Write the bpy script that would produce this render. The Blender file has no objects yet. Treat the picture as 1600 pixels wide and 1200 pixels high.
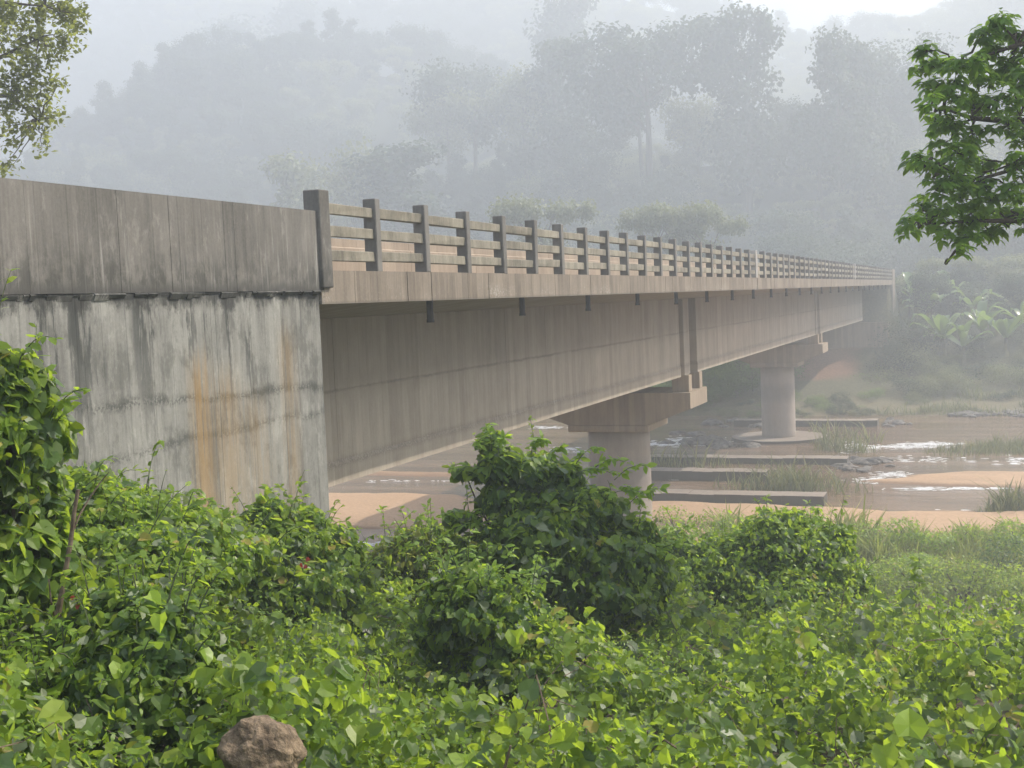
import bpy, math, random
import numpy as np
from mathutils import Vector, Matrix

random.seed(7)
RNG = np.random.default_rng(11)
SC = bpy.context.scene
COL = SC.collection
R = math.radians

# ------------------------------------------------------------------ camera
IMG_W, IMG_H, FPX = 1600.0, 1200.0, 1900.0
_y = np.array([740.0, 160.0, -FPX]); _y /= np.linalg.norm(_y)          # bridge direction (+Y) seen by the camera
_h = np.array([1.0, 0.04, 0.0]); _z = np.cross(_h, _y); _z /= np.linalg.norm(_z)
if _z[1] < 0: _z = -_z
_x = np.cross(_y, _z)
W2C = np.stack([_x, _y, _z], axis=1)                                    # world -> camera
C2W = W2C.T
cam_data = bpy.data.cameras.new('camera')
cam = bpy.data.objects.new('camera', cam_data); COL.objects.link(cam)
cam_data.sensor_width = 36.0
cam_data.lens = 36.0 * FPX / IMG_W
cam_data.clip_start = 0.05; cam_data.clip_end = 3000
cam.matrix_world = Matrix([[*C2W[0], 0], [*C2W[1], 0], [*C2W[2], 0], [0, 0, 0, 1]])
SC.camera = cam

def at(px, py, d):
    """world point seen at photo pixel (px, py), d metres in front of the camera"""
    c = np.array([(px - 800) / FPX * d, -(py - 600) / FPX * d, -d])
    return C2W @ c
def ground_at(px, py, z):
    v = at(px, py, 1.0)
    return v * (z / v[2])

# ------------------------------------------------------------------ light
SUN_EL, SUN_AZ = R(44), R(50)                # azimuth clockwise from +Y towards +X
world = bpy.data.worlds.new('World'); SC.world = world; world.use_nodes = True
wn = world.node_tree.nodes; wl = world.node_tree.links
bg = wn['Background']
sky = wn.new('ShaderNodeTexSky'); sky.sky_type = 'NISHITA'; sky.sun_disc = False
sky.sun_elevation = SUN_EL; sky.sun_rotation = SUN_AZ
sky.air_density = 1.0; sky.dust_density = 4.0; sky.ozone_density = 1.0
wl.new(sky.outputs[0], bg.inputs[0]); bg.inputs[1].default_value = 0.10
sd = bpy.data.lights.new('sun', 'SUN'); sd.energy = 5.0; sd.angle = R(0.6); sd.color = (1.0, 0.915, 0.78)
sun = bpy.data.objects.new('sun', sd); COL.objects.link(sun)
_sv = Vector((math.sin(SUN_AZ) * math.cos(SUN_EL), math.cos(SUN_AZ) * math.cos(SUN_EL), math.sin(SUN_EL)))
sun.rotation_euler = _sv.to_track_quat('Z', 'Y').to_euler()
SC.view_settings.view_transform = 'Standard'; SC.view_settings.look = 'None'
SC.view_settings.exposure = 0.90; SC.view_settings.gamma = 1.0
SC.view_settings.use_curve_mapping = False
SC.cycles.use_denoising = True
SC.cycles.max_bounces = 8; SC.cycles.volume_bounces = 3; SC.cycles.transmission_bounces = 4
SC.cycles.diffuse_bounces = 4; SC.cycles.glossy_bounces = 3
SC.cycles.use_adaptive_sampling = True; SC.cycles.adaptive_threshold = 0.02

HAZE = 0.0035

# ------------------------------------------------------------------ node helpers
class V:
    """a shader socket with arithmetic"""
    def __init__(s, g, sock): s.g, s.k = g, sock
    def _m(s, op, *o, clamp=False):
        n = s.g.t.nodes.new('ShaderNodeMath'); n.operation = op; n.use_clamp = clamp
        for i, a in enumerate((s,) + o):
            if isinstance(a, V): s.g.t.links.new(a.k, n.inputs[i])
            else: n.inputs[i].default_value = float(a)
        return V(s.g, n.outputs[0])
    def __add__(s, o): return s._m('ADD', o)
    def __radd__(s, o): return s._m('ADD', o)
    def __sub__(s, o): return s._m('SUBTRACT', o)
    def __rsub__(s, o): return (s * -1)._m('ADD', o)
    def __mul__(s, o): return s._m('MULTIPLY', o)
    def __rmul__(s, o): return s._m('MULTIPLY', o)
    def __truediv__(s, o): return s._m('DIVIDE', o)
    def floor(s): return s._m('FLOOR')
    def abs(s): return s._m('ABSOLUTE')
    def max(s, o): return s._m('MAXIMUM', o)
    def min(s, o): return s._m('MINIMUM', o)
    def pow(s, o): return s._m('POWER', o)
    def frac(s): return s._m('FRACT')
    def clamp(s): return s._m('ADD', 0.0, clamp=True)
    def ss(s, a, b):
        n = s.g.t.nodes.new('ShaderNodeMapRange'); n.interpolation_type = 'SMOOTHSTEP'
        s.g.t.links.new(s.k, n.inputs[0]); n.inputs[1].default_value = a; n.inputs[2].default_value = b
        if a > b:
            n.inputs[1].default_value = b; n.inputs[2].default_value = a
            n.inputs[3].default_value = 1; n.inputs[4].default_value = 0
        return V(s.g, n.outputs[0])
class G:
    def __init__(s, name):
        s.m = bpy.data.materials.new(name); s.m.use_nodes = True; s.t = s.m.node_tree
        s.bsdf = s.t.nodes['Principled BSDF']; s.out = s.t.nodes['Material Output']
        g = s.t.nodes.new('ShaderNodeNewGeometry'); s.P = V(s, g.outputs['Position']); s.back = V(s, g.outputs['Backfacing'])
        sp = s.t.nodes.new('ShaderNodeSeparateXYZ'); s.t.links.new(s.P.k, sp.inputs[0])
        s.x, s.y, s.z = (V(s, sp.outputs[i]) for i in range(3))
        sn = s.t.nodes.new('ShaderNodeSeparateXYZ'); s.t.links.new(g.outputs['Normal'], sn.inputs[0])
        s.nx, s.ny, s.nz = (V(s, sn.outputs[i]) for i in range(3))
    def vec(s, x, y, z):
        n = s.t.nodes.new('ShaderNodeCombineXYZ')
        for i, a in enumerate((x, y, z)):
            if isinstance(a, V): s.t.links.new(a.k, n.inputs[i])
            else: n.inputs[i].default_value = float(a)
        return V(s, n.outputs[0])
    def scaled(s, sx, sy, sz, off=0.0): return s.vec(s.x * sx + off, s.y * sy + off, s.z * sz + off)
    def noise(s, v, scale=1.0, detail=4, rough=0.55, dist=0.0):
        n = s.t.nodes.new('ShaderNodeTexNoise'); s.t.links.new(v.k, n.inputs['Vector'])
        n.inputs['Scale'].default_value = scale; n.inputs['Detail'].default_value = detail
        n.inputs['Roughness'].default_value = rough; n.inputs['Distortion'].default_value = dist
        return V(s, n.outputs[0])
    def white(s, v):
        n = s.t.nodes.new('ShaderNodeTexWhiteNoise'); n.noise_dimensions = '1D'
        s.t.links.new(v.k, n.inputs['W']); return V(s, n.outputs['Value'])
    def voro(s, v, scale, feature='F1'):
        n = s.t.nodes.new('ShaderNodeTexVoronoi'); n.feature = feature
        s.t.links.new(v.k, n.inputs['Vector']); n.inputs['Scale'].default_value = scale
        return V(s, n.outputs['Distance'])
    def attr(s, name):
        n = s.t.nodes.new('ShaderNodeAttribute'); n.attribute_name = name; return V(s, n.outputs['Fac'])
    def col(s, c):
        n = s.t.nodes.new('ShaderNodeRGB'); n.outputs[0].default_value = (*c, 1); return V(s, n.outputs[0])
    def mix(s, f, a, b, mode='MIX'):
        n = s.t.nodes.new('ShaderNodeMix'); n.data_type = 'RGBA'; n.blend_type = mode
        if isinstance(f, V): s.t.links.new(f.k, n.inputs[0])
        else: n.inputs[0].default_value = f
        for i, a_ in ((6, a), (7, b)):
            if isinstance(a_, V): s.t.links.new(a_.k, n.inputs[i])
            else: n.inputs[i].default_value = (*a_, 1)
        return V(s, n.outputs[2])
    def ramp(s, f, stops):
        n = s.t.nodes.new('ShaderNodeValToRGB'); s.t.links.new(f.k, n.inputs[0]); r = n.color_ramp
        while len(r.elements) < len(stops): r.elements.new(0.5)
        for e, (p, c) in zip(r.elements, stops): e.position = p; e.color = (*c, 1)
        return V(s, n.outputs[0])
    def bump(s, h, strength=0.5, dist=0.02):
        n = s.t.nodes.new('ShaderNodeBump'); n.inputs['Strength'].default_value = strength
        n.inputs['Distance'].default_value = dist; s.t.links.new(h.k, n.inputs['Height'])
        s.t.links.new(n.outputs[0], s.bsdf.inputs['Normal'])
    def base(s, c):
        if isinstance(c, V): s.t.links.new(c.k, s.bsdf.inputs['Base Color'])
        else: s.bsdf.inputs['Base Color'].default_value = (*c, 1)
    def rough(s, r):
        if isinstance(r, V): s.t.links.new(r.k, s.bsdf.inputs['Roughness'])
        else: s.bsdf.inputs['Roughness'].default_value = r

def scol(c, k): return tuple(a * k for a in c)

def concrete(name, light, dark, board=0.0, axis='y', streak=0.7, seed=0.0, extra=None, top=None, mott=0.5):
    g = G(name)
    u = g.y if axis == 'y' else g.x
    big = g.noise(g.scaled(.6, .6, .6, seed), 1.0, 5, .6)
    st1 = g.noise(g.scaled(7, 7, .35, seed + 3), 1.0, 5, .65)
    st2 = g.noise(g.scaled(26, 26, .9, seed + 9), 1.0, 4, .7)
    fine = g.noise(g.scaled(30, 30, 30, seed), 1.0, 5, .7)
    md0 = g.noise(g.scaled(3.1, 3.1, 1.6, seed + 17), 1.0, 7, .72, .1)
    f = (md0 - .5) * mott * 1.6 + (big - .5) * mott * 1.6 + (st1 - .5) * streak * 2.2 + (st2 - .5) * streak * 1.3 + (fine - .5) * .5 + .5
    h = fine * .3 + st2 * .35
    if board:
        bid = (u / board + seed).floor()
        w = g.white(bid)
        f = f + (w - .5) * .34
        fr = (u / board + seed).frac()
        ln = (fr - .5).abs().ss(.455, .5)
        f = f - ln * .2
        h = h + w * .25 - ln * .35
    c = g.mix(f.clamp(), dark, light)
    if extra: c = extra(g, c, dict(st1=st1, st2=st2, fine=fine, big=big))
    g.base(c); g.rough(.88); g.bsdf.inputs['Specular IOR Level'].default_value = .25
    g.bump(h, .4, .012)
    return g.m

def wall_extra(g, c, q):
    nz = (q['st1'] - .5) * 1.6
    md = g.noise(g.scaled(2.4, 2.4, 1.3, 31), 1.0, 8, .74, .12)
    md2 = g.noise(g.scaled(5.5, 5.5, .8, 47), 1.0, 7, .7, .3)
    c = g.mix(md.ss(.49, .60) * .52, c, (.085, .086, .078))
    c = g.mix(md.ss(.45, .34) * .3, c, (.50, .49, .45))
    # black runs coming down from the ledge in groups, fading out below
    grp = g.noise(g.scaled(2.2, 2.2, .05, 71), 1.0, 3, .6).ss(.38, .56)
    runs = md2.ss(.50, .42) * grp * (g.z + nz * .9).ss(-2.0, .2)
    c = g.mix(runs * .9, c, (.045, .048, .046))
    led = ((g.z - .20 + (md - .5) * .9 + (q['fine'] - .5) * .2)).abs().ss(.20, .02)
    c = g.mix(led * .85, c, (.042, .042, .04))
    for zz, sl, a in ((-.93, .035, .8), (-1.38, -.012, .65), (-2.6, .03, .5)):
        jz = (g.z - zz + (g.y - 11) * sl + (q['big'] - .5) * .5 + (q['fine'] - .5) * .16).abs()
        c = g.mix(jz.ss(.09, .0) * a * (md + (q['fine'] - .5)).ss(.36, .56), c, (.055, .057, .053))
    # rust and ochre weeping from the joints
    for yy, w, top, a in ((11.15, .17, -.5, .62), (11.62, .24, -.7, .42), (12.95, .18, -.3, .34), (12.2, .3, -1.0, .28)):
        m = ((g.y - yy).abs()).ss(w * 1.9, .0) * (g.z - top + nz * .5).ss(.25, -.3) * (q['st2']).ss(.30, .58)
        c = g.mix(m * a, c, (.36, .225, .085))
    return c
def upper_extra(g, c, q):
    nz = (q['st1'] - .5) * 1.2
    md = g.noise(g.scaled(3.5, 3.5, 1.8, 37), 1.0, 8, .74, .12)
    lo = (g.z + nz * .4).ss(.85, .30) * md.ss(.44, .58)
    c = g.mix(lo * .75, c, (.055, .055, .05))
    c = g.mix(md.ss(.45, .36) * .4, c, (.30, .285, .26))
    hi = (q['st2'] * .5 + q['st1'] * .5).ss(.54, .66) * (g.z).ss(1.2, .5)
    c = g.mix(hi * .55, c, (.42, .41, .39))
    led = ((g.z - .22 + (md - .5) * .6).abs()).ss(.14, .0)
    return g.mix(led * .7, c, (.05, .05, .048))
def fascia_extra(g, c, q):
    e = (q['fine'] * .6 + q['big'] * .4).ss(.55, .63) * (g.z).ss(.36, .15)
    c = g.mix(e * .5, c, (.50, .48, .46))
    d = (g.z - .05).abs().ss(.05, .0)
    return g.mix(d * .5, c, (.10, .09, .08))
def girder_extra(g, c, q):
    j = (g.z + 1.42 + (q['big'] - .5) * .10 + (q['st1'] - .5) * .08).abs()
    c = g.mix(j.ss(.05, .0) * .38 * q['big'].ss(.35, .6), c, (.08, .072, .065))
    j2 = (g.z + 2.66 + (q['big'] - .5) * .12 + (q['st1'] - .5) * .12).abs()
    c = g.mix(j2.ss(.14, .0) * .5 * q['fine'].ss(.4, .6), c, (.07, .065, .06))
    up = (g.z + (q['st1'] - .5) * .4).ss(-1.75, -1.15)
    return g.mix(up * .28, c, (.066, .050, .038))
def pier_extra(g, c, q):
    w = (g.z + 6.9 + (q['big'] - .5) * .5).abs().ss(.9, .2)
    return g.mix(w * .35, c, (.12, .11, .12))

M = {}
M['wall'] = concrete('weathered_grey_concrete', (.36, .355, .325), (.14, .138, .128), .36, streak=.5, seed=2.3, extra=wall_extra)
M['parapet'] = concrete('brown_grey_parapet_concrete', (.25, .234, .213), (.085, .081, .074), .42, streak=.42, seed=5.1, extra=upper_extra)
M['fascia'] = concrete('deck_edge_concrete', (.32, .27, .218), (.12, .10, .082), .30, streak=.42, seed=1.7, extra=fascia_extra)
M['rail'] = concrete('rail_concrete', (.36, .33, .265), (.12, .11, .088), 0, streak=.4, seed=3.3, mott=1.1)
M['post'] = concrete('post_concrete', (.25, .237, .22), (.105, .10, .093), 0, streak=.3, seed=6.3, mott=.7)
M['white_post'] = concrete('pale_joint_post_concrete', (.50, .48, .46), (.30, .285, .27), 0, streak=.2, seed=6.3)
M['barrier'] = concrete('sandy_barrier_concrete', (.44, .355, .28), (.25, .20, .155), .45, streak=.35, seed=8.3)
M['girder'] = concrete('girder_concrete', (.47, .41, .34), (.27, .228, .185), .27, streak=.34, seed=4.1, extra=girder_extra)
M['pier'] = concrete('pier_concrete', (.42, .36, .31), (.25, .21, .185), 0, streak=.25, seed=7.7, extra=pier_extra)
M['cap'] = concrete('pier_cap_concrete', (.42, .34, .26), (.22, .175, .14), .2, streak=.35, seed=9.7, axis='x')
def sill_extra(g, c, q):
    return g.mix(g.nz.ss(.6, .3) * .8, c, (.045, .042, .034))  # upright faces mixed much darker than the tops, by face normal
M['sill'] = concrete('sill_concrete', (.40, .34, .29), (.16, .13, .11), 0, streak=.3, seed=12.7, extra=sill_extra)
def simple(name, c, r=.7, c2=None, sc=8, bump=.3, bd=.02):
    g = G(name)
    n = g.noise(g.P, sc, 6, .65)
    g.base(g.mix(n.ss(.35, .65), c2 or scol(c, .5), c)); g.rough(r); g.bump(n, bump, bd); return g.m
M['asphalt'] = simple('asphalt', (.07, .07, .07), .9)
M['pipe'] = simple('rusty_drain_pipe', (.035, .026, .026), .7)
M['bark'] = simple('bark', (.13, .105, .08), .9, (.05, .04, .032), 20, .6)
M['dead'] = simple('dead_stem', (.20, .15, .10), .9, (.10, .075, .05), 20, .5)
M['greenstem'] = simple('green_stem', (.10, .13, .05), .8, (.06, .07, .035), 20, .3)
M['rock'] = simple('reddish_rock', (.25, .185, .12), .95, (.09, .065, .042), 16, 1.0, .025)
M['grey_rock'] = simple('river_rock', (.20, .18, .165), .85, (.07, .062, .058), 3, .8, .06)

def leafmat(name, stops, trans=(.30, .42, .05), tf=.45, rough=.42, spec=.5, underside=None):
    g = G(name)
    v = g.attr('var')
    c = g.ramp(v, stops)
    n = g.noise(g.P, 14, 3, .6)
    c = g.mix(n.ss(.3, .7) * .35, c, scol(stops[0][1], .8))
    if underside: c = g.mix(g.back * .6, c, underside)
    g.base(c); g.rough(rough); g.bsdf.inputs['Specular IOR Level'].default_value = spec
    t = g.t.nodes.new('ShaderNodeBsdfTranslucent')
    tc = g.mix(v, scol(trans, .6), trans)
    g.t.links.new(tc.k, t.inputs[0])
    mx = g.t.nodes.new('ShaderNodeMixShader'); mx.inputs[0].default_value = tf
    g.t.links.new(g.bsdf.outputs[0], mx.inputs[1]); g.t.links.new(t.outputs[0], mx.inputs[2])
    g.t.links.new(mx.outputs[0], g.out.inputs[0])
    return g.m
M['creeper'] = leafmat('creeper_leaf', [(0, (.055, .10, .022)), (.45, (.12, .20, .032)), (.8, (.21, .31, .045)), (.97, (.30, .38, .045)), (1, (.36, .26, .07))], (.60, .80, .06), .48, .44, .4, (.14, .19, .11))
M['darkleaf'] = leafmat('dark_vine_leaf', [(0, (.03, .065, .024)), (.6, (.065, .125, .036)), (.93, (.14, .23, .04)), (1, (.26, .34, .05))], (.38, .56, .06), .40, .42, .5, (.09, .115, .08))
M['fineleaf'] = leafmat('small_bright_leaf', [(0, (.08, .15, .02)), (.5, (.15, .26, .03)), (1, (.28, .38, .06))], (.62, .85, .07), .48, .42, .4)
M['treeleaf'] = leafmat('tree_leaf', [(0, (.045, .10, .022)), (.6, (.11, .22, .035)), (1, (.22, .36, .06))], (.60, .90, .09), .5, .45, .4)
M['oliveleaf'] = leafmat('olive_tree_leaf', [(0, (.05, .065, .025)), (.6, (.11, .13, .04)), (1, (.24, .25, .08))], (.55, .62, .12), .48, .5, .4)
M['paleleaf'] = leafmat('pale_leaf_underside', [(0, (.13, .17, .10)), (.6, (.20, .24, .15)), (1, (.30, .33, .22))], (.35, .45, .14), .35, .55, .4)
M['redleaf'] = leafmat('red_leaf', [(0, (.35, .04, .03)), (1, (.45, .07, .05))], (.6, .08, .05), .4)
M['yellowleaf'] = leafmat('yellow_green_leaf', [(0, (.20, .34, .03)), (1, (.34, .46, .05))], (.70, .95, .06), .5)
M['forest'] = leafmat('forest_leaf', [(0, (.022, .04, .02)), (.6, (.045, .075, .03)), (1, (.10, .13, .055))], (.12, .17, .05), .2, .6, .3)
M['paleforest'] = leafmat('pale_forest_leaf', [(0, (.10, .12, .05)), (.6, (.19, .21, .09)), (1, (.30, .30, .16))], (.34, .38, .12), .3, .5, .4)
M['banana'] = leafmat('banana_leaf', [(0, (.07, .14, .03)), (.6, (.13, .22, .05)), (1, (.26, .34, .10))], (.34, .50, .08), .35, .3, .7)
M['grass'] = leafmat('grass_blade', [(0, (.17, .20, .05)), (.6, (.34, .36, .09)), (1, (.55, .48, .19))], (.45, .55, .10), .4, .6, .3)
M['reed'] = leafmat('dull_reed_blade', [(0, (.10, .12, .05)), (.6, (.19, .21, .09)), (1, (.38, .32, .17))], (.30, .34, .11), .3, .6, .3)
M['foam'] = simple('white_water_foam', (.85, .85, .85), .4, (.6, .6, .6), 6)

# ground
def ground_mat():
    g = G('bank_soil_and_sand')
    n = g.noise(g.P, .35, 5, .6); n2 = g.noise(g.P, 6, 5, .7)
    sand = g.mix(n2.ss(.3, .7), (.38, .245, .145), (.50, .335, .21))
    wet = g.mix(n2.ss(.3, .7), (.20, .125, .075), (.27, .17, .105))
    s = g.mix((g.z + n * .10).ss(-9.98, -9.88), wet, sand)
    soil = g.mix(n2.ss(.35, .65), (.045, .035, .022), (.10, .075, .045))
    red = g.mix(n2.ss(.35, .65), (.17, .085, .05), (.28, .15, .09))
    near = g.mix((g.z + (n - .5) * 1.4).ss(-9.6, -8.8), s, soil)
    rm = g.y.ss(104, 106) * g.y.ss(121, 117) * (g.x + n * 3).ss(-8.5, -10.5) * (g.x + n * 4).ss(-19, -15) * (g.z + n * 1.2).ss(-7.6, -7.0)
    fb = g.y.ss(95.5, 98) * g.z.ss(-10.2, -9.95)
    near = g.mix(fb * .85, near, g.mix(n2.ss(.35, .65), (.07, .075, .035), (.15, .14, .07)))
    c = g.mix(rm, near, red)
    c = g.mix(g.y.ss(118, 124), c, (.035, .048, .024))
    g.base(c); g.rough(.93); g.bump(n2, .5, .05)
    return g.m
M['ground'] = ground_mat()
def water_mat():
    g = G('muddy_river_water')
    w1 = g.noise(g.scaled(.9, 2.6, 1), 1.0, 5, .6, .4); w2 = g.noise(g.scaled(4, 10, 1), 1.0, 4, .6)
    big = g.noise(g.scaled(.07, .55, 1), 1.0, 5, .62, .5)
    c = g.mix(big.ss(.35, .65), (.17, .115, .075), (.26, .175, .115))
    g.base(c); g.rough(g.noise(g.scaled(.15, .7, 1, 9), 1.0, 3, .5).ss(.35, .65) * .16 + .05); g.bsdf.inputs['IOR'].default_value = 1.33
    g.bump(w1 * .7 + w2 * .3, .45, .10)
    return g.m
M['water'] = water_mat()

# ------------------------------------------------------------------ object helpers
def link(o, parent=None):
    COL.objects.link(o)
    if parent is not None: o.parent = parent
    return o
def tag(o, label=None, cat=None, group=None, kind=None):
    if label: o['label'] = label
    if cat: o['category'] = cat
    if group: o['group'] = group
    if kind: o['kind'] = kind
    return o
def thing(name, loc, label, cat, group=None):
    o = bpy.data.objects.new(name, None); o.location = Vector(loc); o.empty_display_size = .2
    link(o); return tag(o, label, cat, group)
def mesh_from(name, v, f, mat, smooth=False, var=None):
    """v (n,3); f (m,k) uniform faces, or list of arrays of faces"""
    fs = f if isinstance(f, list) else [f]
    fs = [np.asarray(a, dtype=np.int32) for a in fs if len(a)]
    me = bpy.data.meshes.new(name)
    v = np.asarray(v, dtype=np.float32)
    me.vertices.add(len(v)); me.vertices.foreach_set('co', v.ravel())
    tot = np.concatenate([np.full(len(a), a.shape[1], np.int32) for a in fs])
    idx = np.concatenate([a.ravel() for a in fs])
    me.loops.add(len(idx)); me.loops.foreach_set('vertex_index', idx)
    me.polygons.add(len(tot))
    st = np.concatenate([[0], np.cumsum(tot)[:-1]]).astype(np.int32)
    me.polygons.foreach_set('loop_start', st)
    me.polygons.foreach_set('loop_total', tot)
    me.polygons.foreach_set('use_smooth', np.full(len(tot), bool(smooth)))
    me.materials.append(mat)
    if var is not None:
        a = me.attributes.new('var', 'FLOAT', 'POINT'); a.data.foreach_set('value', np.asarray(var, np.float32))
    me.update(calc_edges=True)
    return me
def obj(name, me, parent=None, loc=None):
    o = bpy.data.objects.new(name, me)
    if loc is not None: o.location = Vector(loc)
    return link(o, parent)
class MB:
    """collects boxes, prisms and tubes as world-space vertices"""
    def __init__(s): s.v = []; s.f = {}; s.n = 0
    def add(s, v, faces):
        v = np.asarray(v, float)
        for f in faces: s.f.setdefault(len(f), []).append([i + s.n for i in f])
        s.v.append(v); s.n += len(v); return s
    def box(s, a, b, jit=0.0):
        (x0, y0, z0), (x1, y1, z1) = a, b
        v = np.array([(x0, y0, z0), (x1, y0, z0), (x1, y1, z0), (x0, y1, z0), (x0, y0, z1), (x1, y0, z1), (x1, y1, z1), (x0, y1, z1)])
        if jit: v = v + RNG.normal(0, jit, v.shape)
        return s.add(v, [(0, 3, 2, 1), (4, 5, 6, 7), (0, 1, 5, 4), (1, 2, 6, 5), (2, 3, 7, 6), (3, 0, 4, 7)])
    def bbox(s, a, b, bev=.012, jit=0.0):
        """box with chamfered edges"""
        a = np.array(a, float); b = np.array(b, float); c = (a + b) / 2; h = (b - a) / 2
        bev = min(bev, h.min() * .6)
        v = []; idx = {}
        for sx in (-1, 1):
            for sy in (-1, 1):
                for sz in (-1, 1):
                    for ax in range(3):
                        p = np.array([sx, sy, sz], float) * (h - bev)
                        p[ax] = (sx, sy, sz)[ax] * h[ax]
                        idx[(sx, sy, sz, ax)] = len(v); v.append(c + p)
        v = np.array(v)
        if jit: v = v + np.repeat(RNG.normal(0, jit, (8, 3)), 3, axis=0)
        F = []
        for ax in range(3):
            o1, o2 = [i for i in range(3) if i != ax]
            for sg in (-1, 1):
                q = []
                for (p, r) in ((-1, -1), (1, -1), (1, 1), (-1, 1)):
                    k = [0, 0, 0]; k[ax] = sg; k[o1] = p; k[o2] = r; q.append(idx[(*k, ax)])
                flip = (sg < 0) ^ (ax == 1)
                F.append(tuple(q[::-1]) if flip else tuple(q))
        for ax in range(3):
            o1, o2 = [i for i in range(3) if i != ax]
            for p in (-1, 1):
                for r in (-1, 1):
                    def k_(e, which):
                        k = [0, 0, 0]; k[ax] = e; k[o1] = p; k[o2] = r; return idx[(*k, which)]
                    F.append((k_(-1, o1), k_(1, o1), k_(1, o2), k_(-1, o2)))
        for sx in (-1, 1):
            for sy in (-1, 1):
                for sz in (-1, 1): F.append(tuple(idx[(sx, sy, sz, a_)] for a_ in range(3)))
        return s.add(v, F)
    def prism(s, prof, axis, a, b):
        """prof: list of 2D points; axis 'x': (y,z) swept in x; 'y': (x,z) swept in y; 'z': (x,y)"""
        n = len(prof); v = []
        for t in (a, b):
            for (p, q) in prof:
                v.append({'x': (t, p, q), 'y': (p, t, q), 'z': (p, q, t)}[axis])
        F = [tuple(range(n)), tuple(range(2 * n - 1, n - 1, -1))]
        F += [(i, n + i, n + (i + 1) % n, (i + 1) % n) for i in range(n)]
        return s.add(v, F)
    def cyl(s, c, r0, r1, z0, z1, n=48, rows=1):
        v = []
        for k in range(rows + 1):
            t = k / rows; r = r0 + (r1 - r0) * t
            for i in range(n):
                a = 2 * math.pi * i / n; v.append((c[0] + r * math.cos(a), c[1] + r * math.sin(a), z0 + (z1 - z0) * t))
        F = [(k * n + i, k * n + (i + 1) % n, (k + 1) * n + (i + 1) % n, (k + 1) * n + i) for k in range(rows) for i in range(n)]
        F.append(tuple(range(n - 1, -1, -1))); F.append(tuple(range(rows * n, rows * n + n)))
        return s.add(v, F)
    def tube(s, pts, rad, n=6):
        pts = np.asarray(pts, float); m = len(pts); rad = np.broadcast_to(np.asarray(rad, float), (m,))
        t = np.gradient(pts, axis=0); t /= np.linalg.norm(t, axis=1)[:, None] + 1e-9
        ref = np.array([0.3, 0.2, 1.0]) if abs(t[0][2]) < .8 else np.array([1.0, .2, 0.1])
        v = []
        for i in range(m):
            a = np.cross(t[i], ref); a /= np.linalg.norm(a) + 1e-9; b = np.cross(t[i], a)
            for k in range(n):
                th = 2 * math.pi * k / n; v.append(pts[i] + rad[i] * (a * math.cos(th) + b * math.sin(th)))
        F = [(i * n + k, i * n + (k + 1) % n, (i + 1) * n + (k + 1) % n, (i + 1) * n + k) for i in range(m - 1) for k in range(n)]
        F.append(tuple(range(n))); F.append(tuple(range((m - 1) * n + n - 1, (m - 1) * n - 1, -1)))
        return s.add(v, F)
    def build(s, name, mat, parent=None, smooth=False, off=None):
        v = np.concatenate(s.v)
        if off is None and parent is not None: off = parent['_w'] if '_w' in parent else parent.location
        if off is not None: v = v - np.array(off)
        me = mesh_from(name, v, [np.array(f) for f in s.f.values()], mat, smooth)
        import bmesh
        bm = bmesh.new(); bm.from_mesh(me); bmesh.ops.recalc_face_normals(bm, faces=bm.faces); bm.to_mesh(me); bm.free()
        o = obj(name, me, parent)
        return o

# value noise for geometry
def vnoise(x, y, seed=0):
    x = np.asarray(x, float); y = np.asarray(y, float)
    xi = np.floor(x).astype(np.int64); yi = np.floor(y).astype(np.int64); fx = x - xi; fy = y - yi
    fx = fx * fx * (3 - 2 * fx); fy = fy * fy * (3 - 2 * fy)
    def h(a, b):
        n = (a * 374761393 + b * 668265263 + seed * 1442695041) & 0xffffffff
        n = ((n ^ (n >> 13)) * 1274126177) & 0xffffffff
        return ((n ^ (n >> 16)) & 0xffff) / 65535.0
    return (h(xi, yi) * (1 - fx) + h(xi + 1, yi) * fx) * (1 - fy) + (h(xi, yi + 1) * (1 - fx) + h(xi + 1, yi + 1) * fx) * fy
def fbm(x, y, seed=0, o=4):
    s = 0; a = .5
    for i in range(o): s = s + a * (vnoise(x * 2 ** i, y * 2 ** i, seed + i) - .5) * 2; a *= .5
    return s
def sstep(a, b, t):
    t = np.clip((np.asarray(t, float) - a) / (b - a), 0, 1); return t * t * (3 - 2 * t)

WATER_Z = -10.05
HK = 1.42
# sand bars: centre x, y, radius x, radius y, height
_bars = []
for (px, py, wx, dy, hh) in ((640, 800, 16, 5.0, .40), (560, 790, 14, 4.5, .35), (1180, 806, 7.5, 3.6, .38), (1060, 800, 6, 3.5, .3),
                             (1545, 750, 7.5, 3.0, .30), (1650, 748, 9, 3.0, .30), (1590, 835, 8, 6, .45), (1480, 850, 8, 5, .45),
                             (1330, 850, 12, 6, .5), (700, 742, 12, 1.6, .22), (1400, 880, 14, 6, .5)):
    p = ground_at(px, py, WATER_Z); _bars.append((p[0], p[1], wx / 1.0, dy, hh))
_yk = np.array([-80, -10, 0, 4, 8, 12, 18, 24, 31, 38, 42, 96, 103, 112, 120])
_zk = np.array([-.2, -1.2, -1.75, -2.25, -3.05, -3.85, -5.1, -6.9, -8.9, -9.85, -10.32, -10.32, -9.35, -7.4, -4.0])
_spur = [(p[0], p[1], z_) for p, z_ in ((at(-60, 0, 205), 14), (at(60, 0, 215), 24), (at(200, 0, 222), 34), (at(340, 0, 228), 46), (at(480, 0, 235), 50), (at(640, 0, 240), 46), (at(800, 0, 245), 40))]
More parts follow.
